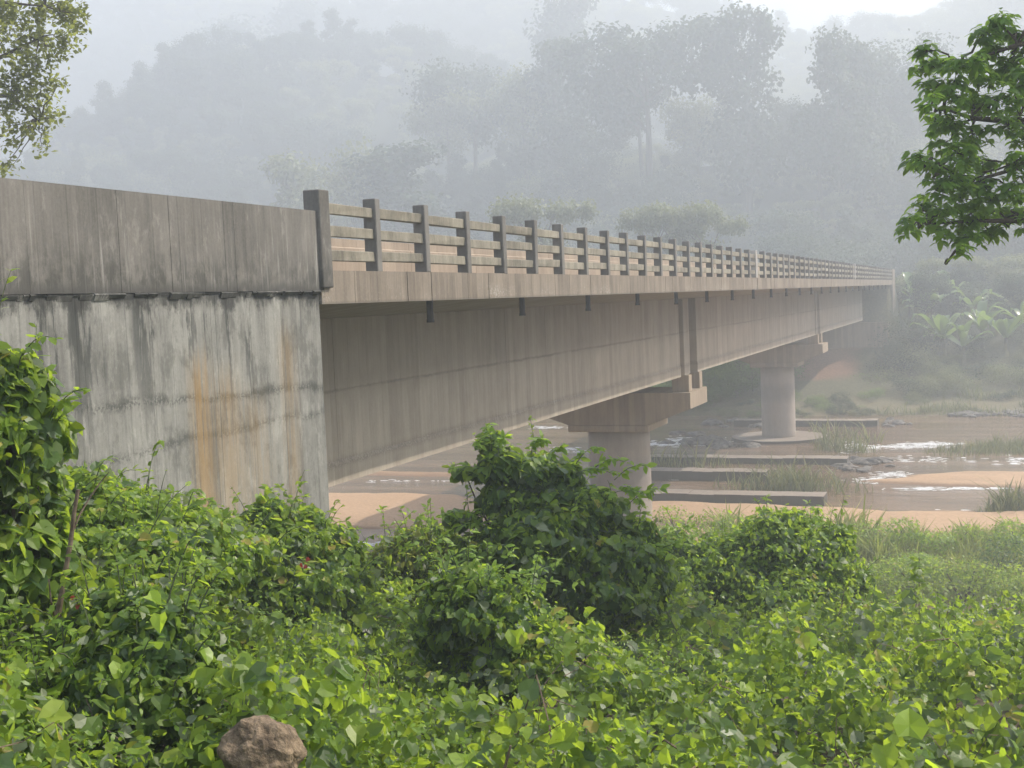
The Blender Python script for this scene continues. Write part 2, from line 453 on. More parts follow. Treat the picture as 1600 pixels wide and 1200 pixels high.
def height(X, Y):
    X = np.asarray(X, float); Y = np.asarray(Y, float)
    z = np.interp(Y, _yk, _zk)
    nearf = sstep(40, 30, Y)
    z = z + nearf * (fbm(X * .35, Y * .35, 3) * .35)
    # higher ground along the wing wall
    z = z + .85 * sstep(-4.6, -7.8, X) * sstep(15.5, 11, Y) - .45 * np.exp(-((X + 6.3) / 1.3) ** 2) * sstep(9.5, 12, Y) * sstep(22, 17, Y)
    # steep slope in front of the near abutment, under the deck
    # embankment carrying the road behind the wing walls
    emb = sstep(-8.3, -8.5, X) * sstep(-18.8, -18.5, X) * sstep(13.2, 13.0, Y)
    z = z * (1 - emb) + .15 * emb
    bed = sstep(36, 44, Y) * sstep(108, 98, Y)
    bar = 0
    for (bx, by, rx, ry, hh) in _bars:
        q = np.sqrt(((X - bx) / rx) ** 2 + ((Y - by) / ry) ** 2) + fbm(X * .25, Y * .5, 5, 3) * .35
        bar = np.maximum(bar, (hh + .1) * sstep(1.15, .55, q))
    z = z + bed * (bar + fbm(X * .15, Y * .3, 9, 3) * .12 + fbm(X * .7, Y * 1.6, 19, 3) * .05)
    # hills beyond the far bank
    X0_, Y0_ = X, Y; X = X / HK; Y = np.where(Y > 0, Y / HK, Y)
    h1x = np.interp(X, [-260, -150, -118, -98, -78, -58, 60, 200], [0, 3, 7, 12, 16.5, 19.5, 21, 24])
    f1 = sstep(116, 168, Y) * h1x
    dip = sstep(175, 205, Y) * sstep(285, 215, Y) * 5
    z2 = np.interp(X, [-420, -300, -215, -165, -130, -100, -75, -55, -35, -12, 12, 60, 300], [96, 98, 96, 92, 90, 88, 78, 66, 58, 62, 76, 90, 98])
    f2 = sstep(205, 325, Y) * np.maximum(z2 - h1x, 0)
    spur = np.zeros_like(z)
    for (xa, ya, za), (xb, yb, zb_) in zip(_spur[:-1], _spur[1:]):
        L2_ = (xb - xa) ** 2 + (yb - ya) ** 2; t = np.clip(((X - xa) * (xb - xa) + (Y - ya) * (yb - ya)) / L2_, 0, 1)
        dd = np.hypot(X - xa - t * (xb - xa), Y - ya - t * (yb - ya)); spur = np.maximum(spur, (za + t * (zb_ - za)) * np.exp(-(dd / 42.0) ** 2))
    hill = np.maximum(f1 + f2 - dip, spur)
    hill = hill * HK - 4 * (HK - 1) * sstep(118, 140, Y); hf = sstep(112, 122, Y)
    z = z + hf * (hill + fbm(X * .03, Y * .03, 21) * 4 * sstep(120, 150, Y) + fbm(X * .12, Y * .12, 25) * 1.0)
    X, Y = X0_, Y0_
    # far approach road embankment
    emb2 = sstep(-7.9, -8.1, X) * sstep(-19.2, -19, X) * sstep(116.9, 117.3, Y) * sstep(129, 126, Y)
    z = z * (1 - emb2) + .15 * emb2
    return z

def build_ground():
    xs = np.unique(np.round(np.concatenate([np.linspace(-1200, -300, 18), np.linspace(-300, -60, 70), np.linspace(-60, -22, 60), np.linspace(-22, 12, 120), np.linspace(12, 60, 60), np.linspace(60, 260, 40), np.linspace(260, 1200, 18)]), 3))
    ys = np.unique(np.round(np.concatenate([np.linspace(-600, -40, 14), np.linspace(-40, 0, 40), np.linspace(0, 40, 130), np.linspace(40, 125, 200), np.linspace(125, 350, 90), np.linspace(350, 520, 30), np.linspace(520, 1600, 20)]), 3))
    X, Y = np.meshgrid(xs, ys); Z = height(X, Y)
    v = np.stack([X, Y, Z], -1).reshape(-1, 3); nx, ny = len(xs), len(ys)
    i = np.arange(nx * ny).reshape(ny, nx)
    f = np.stack([i[:-1, :-1], i[:-1, 1:], i[1:, 1:], i[1:, :-1]], -1).reshape(-1, 4)
    o = obj('ground', mesh_from('ground', v, f, M['ground'], True)); tag(o, kind='structure')
    n = 120
    wx = np.linspace(-900, 900, n); wy = np.linspace(34, 112, 60); X, Y = np.meshgrid(wx, wy)
    v = np.stack([X, Y, X * 0 + WATER_Z], -1).reshape(-1, 3); i = np.arange(n * 60).reshape(60, n)
    f = np.stack([i[:-1, :-1], i[:-1, 1:], i[1:, 1:], i[1:, :-1]], -1).reshape(-1, 4)
    o = obj('river_water', mesh_from('river_water', v, f, M['water'], True)); tag(o, kind='structure')
build_ground()

# ------------------------------------------------------------------ bridge
XE, XG, XC = -8.0, -10.4, -13.4                 # deck edge, girder face, centre line
XF = 2 * XC - XE                                # far deck edge
Y0, S = 13.80, 1.62
K1, K2, K3 = 20, 43, 64
J = [Y0 + S * k for k in (0, K1, K2, K3)]
ZK, ZB, ZT, ZG, ZL = .49, .05, 1.52, -.18, -3.02
bridge = thing('road_bridge', (XC, J[1], -3), 'long brown concrete road bridge on round piers with a rail of square posts', 'bridge')

def boarded(mb, x, y0, y1, z0, z1, w, amp, sgn=1, thick=.25):
    """cast face made of board-wide strips that stand unevenly proud"""
    y = y0
    while y < y1 - 1e-6:
        e = min(y1, y + w * random.uniform(.85, 1.15))
        if y1 - e < w * .4: e = y1
        d = random.uniform(0, amp)
        mb.prism([(x + sgn * d, z0), (x + sgn * d, z1), (x - sgn * thick, z1), (x - sgn * thick, z0)], 'y', y, e)
        y = e + .0
for n in range(3):
    a, b = J[n] + .03, J[n + 1] - .03
    mb = MB(); mb.prism([(XE - .3, .34), (XE - .3, ZB + .02), (XG - .02, ZG), (2 * XC - XG + .02, ZG), (XF + .3, ZB + .02), (XF + .3, .34)], 'y', a, b)
    mb.build('deck_slab', M['girder'], bridge)
    mb = MB(); boarded(mb, XE - .012, a, b, ZB, ZK, .45, .012, 1, .29); mb.build('edge_beam', M['fascia'], bridge)
    mb = MB(); mb.box((XF, a, ZB), (XF + .29, b, ZK)); mb.build('edge_beam', M['fascia'], bridge)
    mb = MB(); mb.box((XG - 1.6, a, .345), (XF + 1.6, b, .42)); mb.build('carriageway', M['asphalt'], bridge)
    # inner barrier with a stepped top, near and far
    for sg, x0 in ((1, XE - 1.62), (-1, XF + 1.62)):
        y = a
        mb = MB()
        while y < b - .1:
            e = min(b, y + 3.0)
            mb.prism([(x0, .342), (x0, .95), (x0 - sg * .03, .97), (x0 - sg * .03, 1.10), (x0 - sg * .22, 1.10), (x0 - sg * .30, .342)], 'y', y + .004, e - .004); y = e
        mb.build('inner_barrier', M['barrier'], bridge)
    # girders
    a2, b2 = (a + .02, b - 2.75) if n == 0 else ((a - .03, b - 2.35) if n == 1 else (a + .1, b - 3.4))
    for x0, sg in ((XG, 1), (2 * XC - XG, -1)):
        mb = MB()
        y = a2
        while y < b2 - 1e-6:
            e = min(b2, y + random.choice((.5, .65, .8, 1.0)))
            if b2 - e < .3: e = b2
            d = random.uniform(0, .010)
            mb.prism([(x0 - sg * (.006) + sg * d, ZG - .002), (x0 - sg * .006 + sg * d, -1.40), (x0 - sg * .008, -1.42), (x0 + sg * d * .6, -1.44), (x0 + sg * d * .6, -2.62), (x0 + sg * .022, -2.68),
                      (x0 + sg * .022, ZL), (x0 - sg * .6, ZL), (x0 - sg * .6, ZG - .002)], 'y', y, e)
            y = e
        mb.build('girder', M['girder'], bridge)
    if n < 2:
        for x0, sg in ((XG, 1), (2 * XC - XG, -1)):
            lo_, hi_ = b2 + (.72 if n == 0 else .7), b2 + (1.5 if n == 0 else 1.3)
            mb = MB(); mb.bbox((min(x0 - .004 * sg, x0 - sg * .7), lo_, ZL), (max(x0 - .004 * sg, x0 - sg * .7), hi_, ZG - .004), .02); mb.build('girder_end_block', M['girder'], bridge)
            mb = MB(); mb.box((min(x0 - .12 * sg, x0 - sg * .7), hi_ + .38, ZL), (max(x0 - .12 * sg, x0 - sg * .7), hi_ + .58, ZG - .004)); mb.build('joint_strip', M['girder'], bridge)
            mb = MB(); mb.box((min(x0 - .45 * sg, x0 - sg * .69), b2, ZL + .01), (max(x0 - .45 * sg, x0 - sg * .69), b + .0, ZG - .005)); mb.build('recessed_web', M['cap'], bridge)
    for yy in (a2 + .02, (a2 + b2) / 2, b2 - .42):
        mb = MB(); mb.box((2 * XC - XG + .61, yy, ZL + .3), (XG - .61, yy + .4, ZG - .003)); mb.build('cross_beam', M['girder'], bridge)

# posts and rails
post_me = {}
def post(y, w, mat, z1=ZT, x0=XE):
    mb = MB(); z0 = ZK - .002
    mb.bbox((x0 - .20, 0, z0), (x0 - .003, w, z1), .012, .003)
    return mb
for k in range(0, K3 + 1):
    y = Y0 + S * k
    jt = k in (K1, K2)
    ys_ = [(y - .19, .17), (y + .03, .17)] if jt else [(y, .16)]
    if k == 0: continue
    for (yy, w) in ys_:
        yy += random.uniform(-.025, .025)
        mb = post(yy, w, None); v = np.concatenate(mb.v); mb.v = [v + np.array([random.uniform(-.012, .012), yy, random.uniform(-.012, .006)])]
        mb.build('railing_post', M['white_post' if jt else 'post'], bridge)
for k in range(0, K3):
    ya = Y0 + S * k + (.27 if k == 0 else .16); yb = Y0 + S * (k + 1)
    if k in (K1, K2): ya = Y0 + S * k + .20
    if k + 1 in (K1, K2): yb -= .19
    for zt in (.885, .58, .275):
        mb = MB(); dz = random.uniform(-.016, .016)
        mb.bbox((XE - .165, ya - .02, ZK + zt - .145 + dz), (XE - .05, yb + .03, ZK + zt + dz), .01, .004)
        mb.build('rail', M['rail'], bridge)
# drain spouts under the edge
for k in range(24):
    y = 17.85 + 4.2 * k
    if y > J[3] - 1: break
    mb = MB(); L_ = .33 if k != 3 else .28
    mb.tube([(XE - .36, y, ZB - .0), (XE - .36, y, ZB - L_ + .02)], [.055, .055], 10)
    mb.tube([(XE - .36, y, ZB - L_ + .025), (XE - .36, y, ZB - L_ - .02)], [.063, .063], 10)
    mb.build('drain_spout', M['pipe'], bridge)

# near wing wall
ww = thing('wing_wall', (XE, 10, -3), 'tall grey stained wing wall with rust streaks at the near end of the bridge', 'retaining wall')
mb = MB(); boarded(mb, XE - .04, -14, Y0, -9.5, .20, .36, .004, 1, .35); mb.build('lower_wall', M['wall'], ww)
mb = MB(); boarded(mb, XE - .012, -14, Y0 + .1, .23, 1.25, .42, .006, 1, .22); mb.build('parapet', M['parapet'], ww)
# broken ledge under the parapet: mortar that squeezed out of the joint
mb = MB(); y = -14.0
while y < Y0:
    e = min(Y0, y + random.uniform(.05, .22)); k_ = random.random(); d = random.uniform(.0, .035) * (1 if k_ < .55 else 0) + (.03 if y > 12.2 else 0); hh = random.uniform(.01, .05) if k_ < .75 else .004
    mb.prism([(XE - .045, .20 - hh), (XE - .036 + d * .6, .20 - hh * random.uniform(.7, 1)), (XE - .02 + d, .215), (XE - .03 + d * .7, .2285), (XE - .3, .2285), (XE - .3, .17)], 'y', y, e - .002); y = e
mb.build('ledge', M['wall'], ww)
mb = MB(); mb.bbox((XE - .20, Y0 + .001, .26), (XE + .045, Y0 + .26, 1.53), .012, .003)
mb.build('end_post', M['parapet'], ww)
mb = MB(); mb.box((XF, -14, -9.5), (XF + .35, Y0, 1.25)); mb.build('far_side_wall', M['wall'], ww)
mb = MB(); mb.box((XF + .36, Y0 - .6, -9.5), (XE - .40, Y0 - .05, ZL - .45)); mb.build('abutment_seat', M['cap'], ww)
road = MB(); road.box((XE - .6, -14, .155), (XF + .6, Y0 - .01, .40)); o = road.build('road_surface', M['asphalt'], None); tag(o, kind='structure')

# far abutment
fa = thing('far_abutment', (XC, J[3], -5), 'far concrete abutment in shade where the bridge meets the opposite bank', 'abutment')
mb = MB(); mb.box((XE - .35, J[3] + .02, -6.5), (XE + .02, J[3] + 3.2, 1.50)); mb.build('wing_wall', M['fascia'], fa)
mb = MB(); mb.box((XF, J[3] + .02, -6.5), (XF + .35, J[3] + 9, 1.3)); mb.build('wing_wall', M['fascia'], fa)
mb = MB(); mb.box((XF + .36, J[3] - 1.3, -7.5), (XE - .36, J[3] + .5, ZL - .3)); mb.build('seat', M['cap'], fa)
mb = MB(); mb.box((XF + .36, J[3] + .02, ZL - .29), (XE - .36, J[3] + .49, ZB)); mb.build('back_wall', M['cap'], fa)
far_road = MB(); far_road.box((XE - .4, J[3] + .6, .16), (XF + .4, 127, .40)); tag(far_road.build('far_road', M['asphalt'], None), kind='structure')

# piers
def pier(yc, label, base, XC=XC, cr=1.2):
    t = thing('bridge_pier', (XC, yc, WATER_Z), label, 'bridge pier', 'round bridge piers')
    mb = MB(); mb.cyl((XC, yc), cr, cr, WATER_Z - .4, -5.12, 56, 6); mb.build('column', M['pier'], t, True)
    col_o = t.children[0]
    mb = MB(); mb.bbox((XC - 1.58, yc - 1.5, -5.115), (XC + 1.58, yc + 1.5, -4.87), .02); mb.build('collar', M['cap'], t)
    mb = MB()
    mb.prism([(XC - 3.35, -3.65), (XC - 3.35, -4.25), (XC - 1.55, -4.866), (XC + 1.55, -4.866), (XC + 3.2, -4.25), (XC + 3.2, -3.65)], 'y', yc - 1.45, yc + 1.45)
    mb.build('cap', M['cap'], t)
    for x0 in (XG - .55, 2 * XC - XG - .1):
        for yy in (yc - 1.15, yc + .65):
            mb = MB(); mb.bbox((x0, yy, -3.646), (x0 + .65, yy + .5, ZL - .004), .01); mb.build('bearing_block', M['cap'], t)
    if base:
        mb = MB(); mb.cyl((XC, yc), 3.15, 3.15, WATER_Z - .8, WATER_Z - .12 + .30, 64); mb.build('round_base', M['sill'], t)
    for p in t.children:
        if p.name.startswith('column'):
            for q in p.data.polygons:
                if len(q.vertices) > 8: q.use_smooth = False
    return t
pier(J[1] - .75, 'nearer round bridge pier rising behind the tall creeper covered bush', False)
pier(J[2] - .6, 'farther round bridge pier standing on a wide round base in the river', True, XC + .22, 1.12)

# ------------------------------------------------------------------ sills and rocks in the river
def sill(x0, x1, y, h, dep, label, seed):
    t = MB(); n = 14
    xs_ = np.linspace(x0, x1, n)
    rr = np.random.default_rng(seed)
    for i in range(n - 1):
        j = rr.uniform(-.03, .02, 4)
        t.box((xs_[i], y - dep / 2 + j[0], WATER_Z - .5), (xs_[i + 1], y + dep / 2 + j[1], WATER_Z + h + j[2]))
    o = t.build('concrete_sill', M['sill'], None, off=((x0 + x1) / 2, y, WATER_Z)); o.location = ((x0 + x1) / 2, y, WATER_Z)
    tag(o, label, 'sill', 'low concrete sills across the river')
def sill_px(xa, xb, py, h, dep, label, seed):
    z = WATER_Z + h
    p = ground_at(xa, py, z); q = ground_at(xb, py, z)
    y = q[1] + dep / 2; s = y / q[1]
    sill(p[0] * s if p[0] * s < q[0] * s else q[0] * s, q[0] * s, y, h, dep, label, seed)
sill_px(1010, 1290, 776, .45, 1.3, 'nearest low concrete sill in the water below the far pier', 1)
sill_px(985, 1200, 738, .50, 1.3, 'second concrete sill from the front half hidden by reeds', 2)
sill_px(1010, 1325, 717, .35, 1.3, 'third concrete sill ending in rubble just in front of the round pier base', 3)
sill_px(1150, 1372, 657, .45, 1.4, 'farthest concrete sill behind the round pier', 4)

def rock_mesh(name, r, sub, amp, seed, mat, flat=.6, fr=1.0):
    import bmesh
    bm = bmesh.new(); bmesh.ops.create_icosphere(bm, subdivisions=sub, radius=1)
    me = bpy.data.meshes.new(name)
    rr = random.Random(seed); off = Vector((rr.uniform(0, 99), rr.uniform(0, 99), rr.uniform(0, 99)))
    from mathutils import noise
    for v in bm.verts:
        d = noise.fractal(v.co * 1.1 * fr + off, 1.0, 2.0, 5) * amp + abs(noise.noise(v.co * .8 + off)) * amp
        v.co = v.co * (1 + d); v.co.z *= flat; v.co *= r
    bm.to_mesh(me); bm.free(); me.materials.append(mat)
    return me
rk = [rock_mesh('river_rock', 1, 3, .45, i, M['grey_rock'], .55) for i in range(4)]
rock_spots = []
rr = random.Random(5)
for k in range(26):     # rubble at the sill end
    px = rr.gauss(1335, 22); py = rr.gauss(724, 5); rock_spots.append((px, py, rr.uniform(.18, .5), 'rubble'))
for k in range(16):     # rapids by the round base
    rock_spots.append((rr.gauss(1095, 28), rr.gauss(693, 5), rr.uniform(.3, .9), 'rapids'))
for k in range(24):     # stones on the far shore
    rock_spots.append((rr.uniform(1480, 1600), rr.uniform(640, 652), rr.uniform(.25, .6), 'shore'))
for k in range(10):
    rock_spots.append((rr.uniform(1380, 1440), rr.uniform(655, 668), rr.uniform(.2, .5), 'shore'))
for k in range(8):
    rock_spots.append((rr.uniform(1100, 1190), rr.uniform(655, 668), rr.uniform(.3, .8), 'dark'))
lab = {'rubble': 'grey rubble stone heaped at the broken end of a low concrete sill', 'rapids': 'dark boulder in the white rapids left of the round pier base',
       'shore': 'grey stone lying on the far waterline at the right', 'dark': 'shaded boulder at the waterline left of the far pier'}
grp = {'rubble': 'rubble at the sill end', 'rapids': 'boulders in the rapids', 'shore': 'stones on the far waterline', 'dark': 'shaded boulders left of the far pier'}
for i, (px, py, r_, kd) in enumerate(rock_spots):
    p = ground_at(px, py, WATER_Z)
    o = obj('river_rock', rk[i % 4], None, (p[0], p[1], WATER_Z + .02)); o.scale = (r_ * rr.uniform(.8, 1.5), r_ * rr.uniform(.7, 1.1), r_ * rr.uniform(.6, .9))
    o.rotation_euler = (0, 0, rr.uniform(0, 6.28)); tag(o, lab[kd], 'rock', grp[kd])
# big reddish rock in front
p = at(412, 1176, 4.2)
o = obj('boulder', rock_mesh('boulder', .118, 5, .2, 77, M['rock'], .85, 1.3), None, p + np.array([0, 0, .0])); o.scale = (1.1, 1.0, 1.15); o.rotation_euler = (.2, .35, .6)
tag(o, 'reddish brown rock poking out of the creepers at the bottom edge', 'rock')

# white water
def foam(name, label, spots, seed):
    r = np.random.default_rng(seed); mb = MB()
    for (px, py, wx, wy, n) in spots:
        for k in range(n * 3):
            p = ground_at(px + r.normal(0, wx), py + r.normal(0, wy), WATER_Z)
            L = r.uniform(.06, .38); w = r.uniform(.015, .06); h = r.uniform(.01, .04); m = 7
            a = np.linspace(0, 2 * np.pi, m, endpoint=False)
            ring = np.stack([p[0] + L * np.cos(a) * r.uniform(.7, 1.2, m), p[1] + w * np.sin(a) * 2 * r.uniform(.7, 1.2, m), np.full(m, WATER_Z + .006)], -1)
            v = np.concatenate([ring, [[p[0], p[1], WATER_Z + h]]])
            mb.add(v, [(i, (i + 1) % m, m) for i in range(m)])
    o = mb.build(name, M['foam'], None); tag(o, label, 'white water', kind='stuff')
foam('white_water', 'white water running over the shallows and rapids', [
    (1080, 690, 26, 3, 90), (1040, 694, 14, 1, 40), (1490, 806, 22, 3, 110), (1400, 814, 24, 1.5, 30), (1400, 698, 40, 1.5, 60), (1450, 694, 24, 1.5, 50), (1365, 751, 14, 2.5, 30), (1400, 742, 22, 3, 16),
    (1340, 700, 16, 4, 20), (1048, 746, 8, 2, 14), (640, 752, 60, 1, 8), (1440, 718, 50, 3, 18), (1590, 720, 14, 3, 14), (860, 668, 14, 1, 20), (880, 703, 14, 2, 16), (560, 850, 25, 1.5, 8), (1500, 763, 40, 1, 22), (1450, 765, 30, 1, 12)], 4)

# ------------------------------------------------------------------ leaves
LEAF = {
 # heart shaped creeper leaf, folded along the midrib, tip drooping
 'heart': (np.array([(0, 0, 0), (-.34, -.10, .05), (-.52, .28, .10), (-.34, .68, .04), (0, 1.0, -.16), (.34, .68, .04), (.52, .28, .10), (.34, -.10, .05), (0, .36, -.07)]),
           np.array([(8, 0, 1), (8, 1, 2), (8, 2, 3), (8, 3, 4), (8, 4, 5), (8, 5, 6), (8, 6, 7), (8, 7, 0)])[:, ::-1]),
 'oval': (np.array([(0, 0, 0), (-.22, .35, .05), (-.15, .75, .0), (0, 1.0, -.12), (.15, .75, .0), (.22, .35, .05)]),
          np.array([(0, 1, 5), (1, 2, 5), (2, 4, 5), (2, 3, 4)])[:, ::-1]),
 'quad': (np.array([(0, 0, 0), (-.32, .5, .06), (0, 1.0, -.06), (.32, .5, .06)]), np.array([(0, 1, 3), (1, 2, 3)])[:, ::-1]),
}
def leaves_arrays(P, N, size, kind, rng, droop=.35, tip=None):
    """P (n,3) positions, N (n,3) rough normals; returns verts, faces, per-vertex var source index"""
    lv, lf = LEAF[kind]; n = len(P)
    N = N + rng.normal(0, droop, (n, 3)); N /= np.linalg.norm(N, axis=1)[:, None] + 1e-9
    if tip is None: tip = rng.normal(0, 1, (n, 3)) + np.array([0, 0, -.5])
    T = tip - N * (tip * N).sum(1)[:, None]; T /= np.linalg.norm(T, axis=1)[:, None] + 1e-9
    X = np.cross(T, N)
    sz = np.asarray(size).reshape(-1, 1, 1) * np.ones((n, 1, 1))
    bend = rng.uniform(.4, 1.8, (n, 1, 1)); wid = rng.uniform(.8, 1.15, (n, 1, 1))
    L = lv[None] * np.concatenate([wid, np.ones((n, 1, 1)), bend], 2)
    v = P[:, None] + sz * (L[..., 0:1] * X[:, None] + L[..., 1:2] * T[:, None] + L[..., 2:3] * N[:, None])
    f = lf[None] + (np.arange(n) * len(lv))[:, None, None]
    return v.reshape(-1, 3), f.reshape(-1, 3), np.repeat(np.arange(n), len(lv))
def leaf_mesh(name, parts, mat, off=(0, 0, 0)):
    """parts: list of (v, f, var)"""
    vs, fs, va = [], [], []; o = 0
    for v, f, w in parts: vs.append(v); fs.append(f + o); va.append(w); o += len(v)
    return mesh_from(name, np.concatenate(vs) - np.array(off), np.concatenate(fs), mat, False, np.concatenate(va))
# single leaves that can be picked out: a few shared meshes, placed as objects
def proto_leaves(kind, mat, n=5, seed=1):
    r = np.random.default_rng(seed); out = []
    for i in range(n):
        lv, lf = LEAF[kind]; v = lv.copy(); v[:, 2] *= r.uniform(.5, 2.0); v[:, 0] *= r.uniform(.85, 1.15); v[:, 2] += r.normal(0, .02, len(v))
        out.append(mesh_from('leaf', v, lf, mat, False, np.full(len(v), .15 + .8 * i / (n - 1))))
    return out
PL = {k: proto_leaves('heart', M[k], 5, i) for i, k in enumerate(('creeper', 'darkleaf', 'yellowleaf', 'redleaf'))}
PL['treeleaf'] = proto_leaves('oval', M['treeleaf'], 5, 9)
def single_leaf(parent, p, nrm, size, key, rng, tip=None, origin=(0, 0, 0)):
    nrm = np.array(nrm, float) / np.linalg.norm(nrm)
    tip = rng.normal(0, 1, 3) + np.array([0, 0, -.4]) if tip is None else np.array(tip, float)
    T = tip - nrm * tip.dot(nrm); T /= np.linalg.norm(T) + 1e-9; X = np.cross(T, nrm)
    o = bpy.data.objects.new('leaf', PL[key][rng.integers(0, 5)]); COL.objects.link(o); o.parent = parent
    q = np.array(p) - np.array(origin)
    o.matrix_local = Matrix([[X[0] * size, T[0] * size, nrm[0] * size, q[0]], [X[1] * size, T[1] * size, nrm[1] * size, q[1]], [X[2] * size, T[2] * size, nrm[2] * size, q[2]], [0, 0, 0, 1]])
    return o

# ------------------------------------------------------------------ creeper carpet on the bank
def cover_h(X, Y):
    """top of the creeper carpet above the soil"""
    a = fbm(X * .8 + 3, Y * .8, 31, 3); b = fbm(X * 2.6, Y * 2.6, 37, 3)
    c = fbm(X * 6.5, Y * 6.5, 43, 2)
    d = np.abs(fbm(X * .75 + 5, Y * .75, 47, 2))
    return height(X, Y) + .16 + .8 * np.minimum(d, .6) ** .6 + .34 * a + .34 * b + .16 * c
def cover_normal(X, Y):
    e = .12; hx = (cover_h(X + e, Y) - cover_h(X - e, Y)) / (2 * e); hy = (cover_h(X, Y + e) - cover_h(X, Y - e)) / (2 * e)
    n = np.stack([-hx, -hy, np.ones_like(hx)], -1); return n / np.linalg.norm(n, axis=1)[:, None]
def build_cover():
    rng = np.random.default_rng(101)
    root = thing('creeper_carpet', (-2, 9, -3), 'bright green carpet of tangled creeper leaves covering the whole river bank in front', 'creepers')
    off = np.array([-2, 9, -3.0])
    def sample(n, d0, d1, power=1.0):
        d = (rng.uniform(0, 1, n) * (d1 ** power - d0 ** power) + d0 ** power) ** (1 / power)
        a = np.radians(rng.uniform(-54, 14, n))
        return d * np.sin(a), d * np.cos(a)
    rkp = at(412, 1176, 4.2); dv = rkp[:2] / np.hypot(*rkp[:2])
    def keep(X, Y):
        a_ = X * dv[0] + Y * dv[1]; b_ = X * dv[1] - Y * dv[0]
        return ((X > XE + .02) | (Y > 14)) & ~((np.abs(b_) < .12) & (a_ > 2.3) & (a_ < np.hypot(*rkp[:2]) + .12))
    parts = {'creeper': [], 'fineleaf': [], 'darkleaf': [], 'paleleaf': []}
    def layer(n, d0, d1, power, s0, s1, zlo, zhi, key, kind, dr, vlo=0, vhi=1, thresh=None):
        X, Y = sample(n, d0, d1, power); k = keep(X, Y); X, Y = X[k], Y[k]
        q2 = fbm(X * 1.5 + 9, Y * 1.5, 67, 4); k = (q2 > -.22) | (rng.uniform(0, 1, len(X)) < .22); X, Y = X[k], Y[k]
        if thresh is not None:
            q = fbm(X * .9, Y * .9, thresh[0], 3); k = q * thresh[1] > thresh[2] * thresh[1] ; X, Y = X[k], Y[k]
        h = cover_h(X, Y); N = cover_normal(X, Y)
        dz = rng.uniform(zlo, zhi, len(X))
        P = np.stack([X, Y, h + dz], -1)
        N = N * .75 + np.array([.15, -.30, .25])
        sz = rng.uniform(s0, s1, len(X))
        v, f, ix = leaves_arrays(P, N, sz, kind, rng, dr)
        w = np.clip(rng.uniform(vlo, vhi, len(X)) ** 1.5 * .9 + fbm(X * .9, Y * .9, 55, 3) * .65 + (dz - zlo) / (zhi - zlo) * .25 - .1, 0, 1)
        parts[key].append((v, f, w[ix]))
    layer(34000, 2.2, 9, 1.3, .03, .08, -.36, .09, 'creeper', 'heart', .62)
    layer(46000, 8, 30, 1.25, .045, .11, -.36, .12, 'creeper', 'heart', .62)
    layer(76000, 2.2, 12, 1.3, .016, .042, -.2, .16, 'fineleaf', 'oval', .9, thresh=(61, 1, -.18))
    layer(2200, 2.2, 9, 1.3, .03, .08, -.12, .08, 'paleleaf', 'heart', .8)
    layer(3600, 9, 30, 1.3, .06, .13, -.12, .12, 'paleleaf', 'heart', .8)
    layer(60000, 9, 32, 1.3, .04, .085, -.2, .16, 'fineleaf', 'quad', .7, thresh=(61, 1, -.12))
    layer(9000, 2.2, 12, 1.3, .06, .12, -.40, .03, 'darkleaf', 'heart', .5)
    layer(14000, 10, 32, 1.3, .08, .16, -.4, .05, 'darkleaf', 'heart', .5)
    layer(16000, 24, 42, 1.0, .08, .18, -.25, .12, 'fineleaf', 'quad', .7)
    for key, ps in parts.items():
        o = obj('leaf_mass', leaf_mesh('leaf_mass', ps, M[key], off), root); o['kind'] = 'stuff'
    # thin stems and runners over and under the leaves
    mb = MB()
    for k in range(420):
        X, Y = sample(1, 3.4, 16, 1.2); x, y = X[0], Y[0]
        if x < XE + .3: continue
        m = 7; ang = rng.uniform(0, 6.28); L = rng.uniform(.3, 1.1); t = np.linspace(0, 1, m)
        xs_ = x + np.cos(ang) * L * t + rng.normal(0, .02, m).cumsum(); ys_ = y + np.sin(ang) * L * t + rng.normal(0, .02, m).cumsum()
        hh = cover_h(xs_, ys_) + rng.uniform(-.2, .02) + np.sin(t * 3.1) * rng.uniform(0, .16)
        mb.tube(np.stack([xs_, ys_, hh], -1), np.linspace(.0045, .0015, m) * rng.uniform(.6, 1.3), 4)
    o = mb.build('runner', M['dead'], root); o['kind'] = 'stuff'
    # the biggest leaves, one by one
    got = 0
    while got < 290:
        X, Y = sample(1, 3.6, 10.5, 1.5)
        if X[0] < XE + .3 or not keep(X, Y)[0]: continue
        h = cover_h(X, Y)[0]; N = cover_normal(X, Y)[0] * .6 + np.array([.2, -.35, .3]) + rng.normal(0, .3, 3)
        single_leaf(root, (X[0], Y[0], h + rng.uniform(.0, .09)), N, rng.uniform(.07, .12), 'yellowleaf' if rng.random() < .12 else 'creeper', rng, origin=off)
        got += 1
    return root
carpet = build_cover()

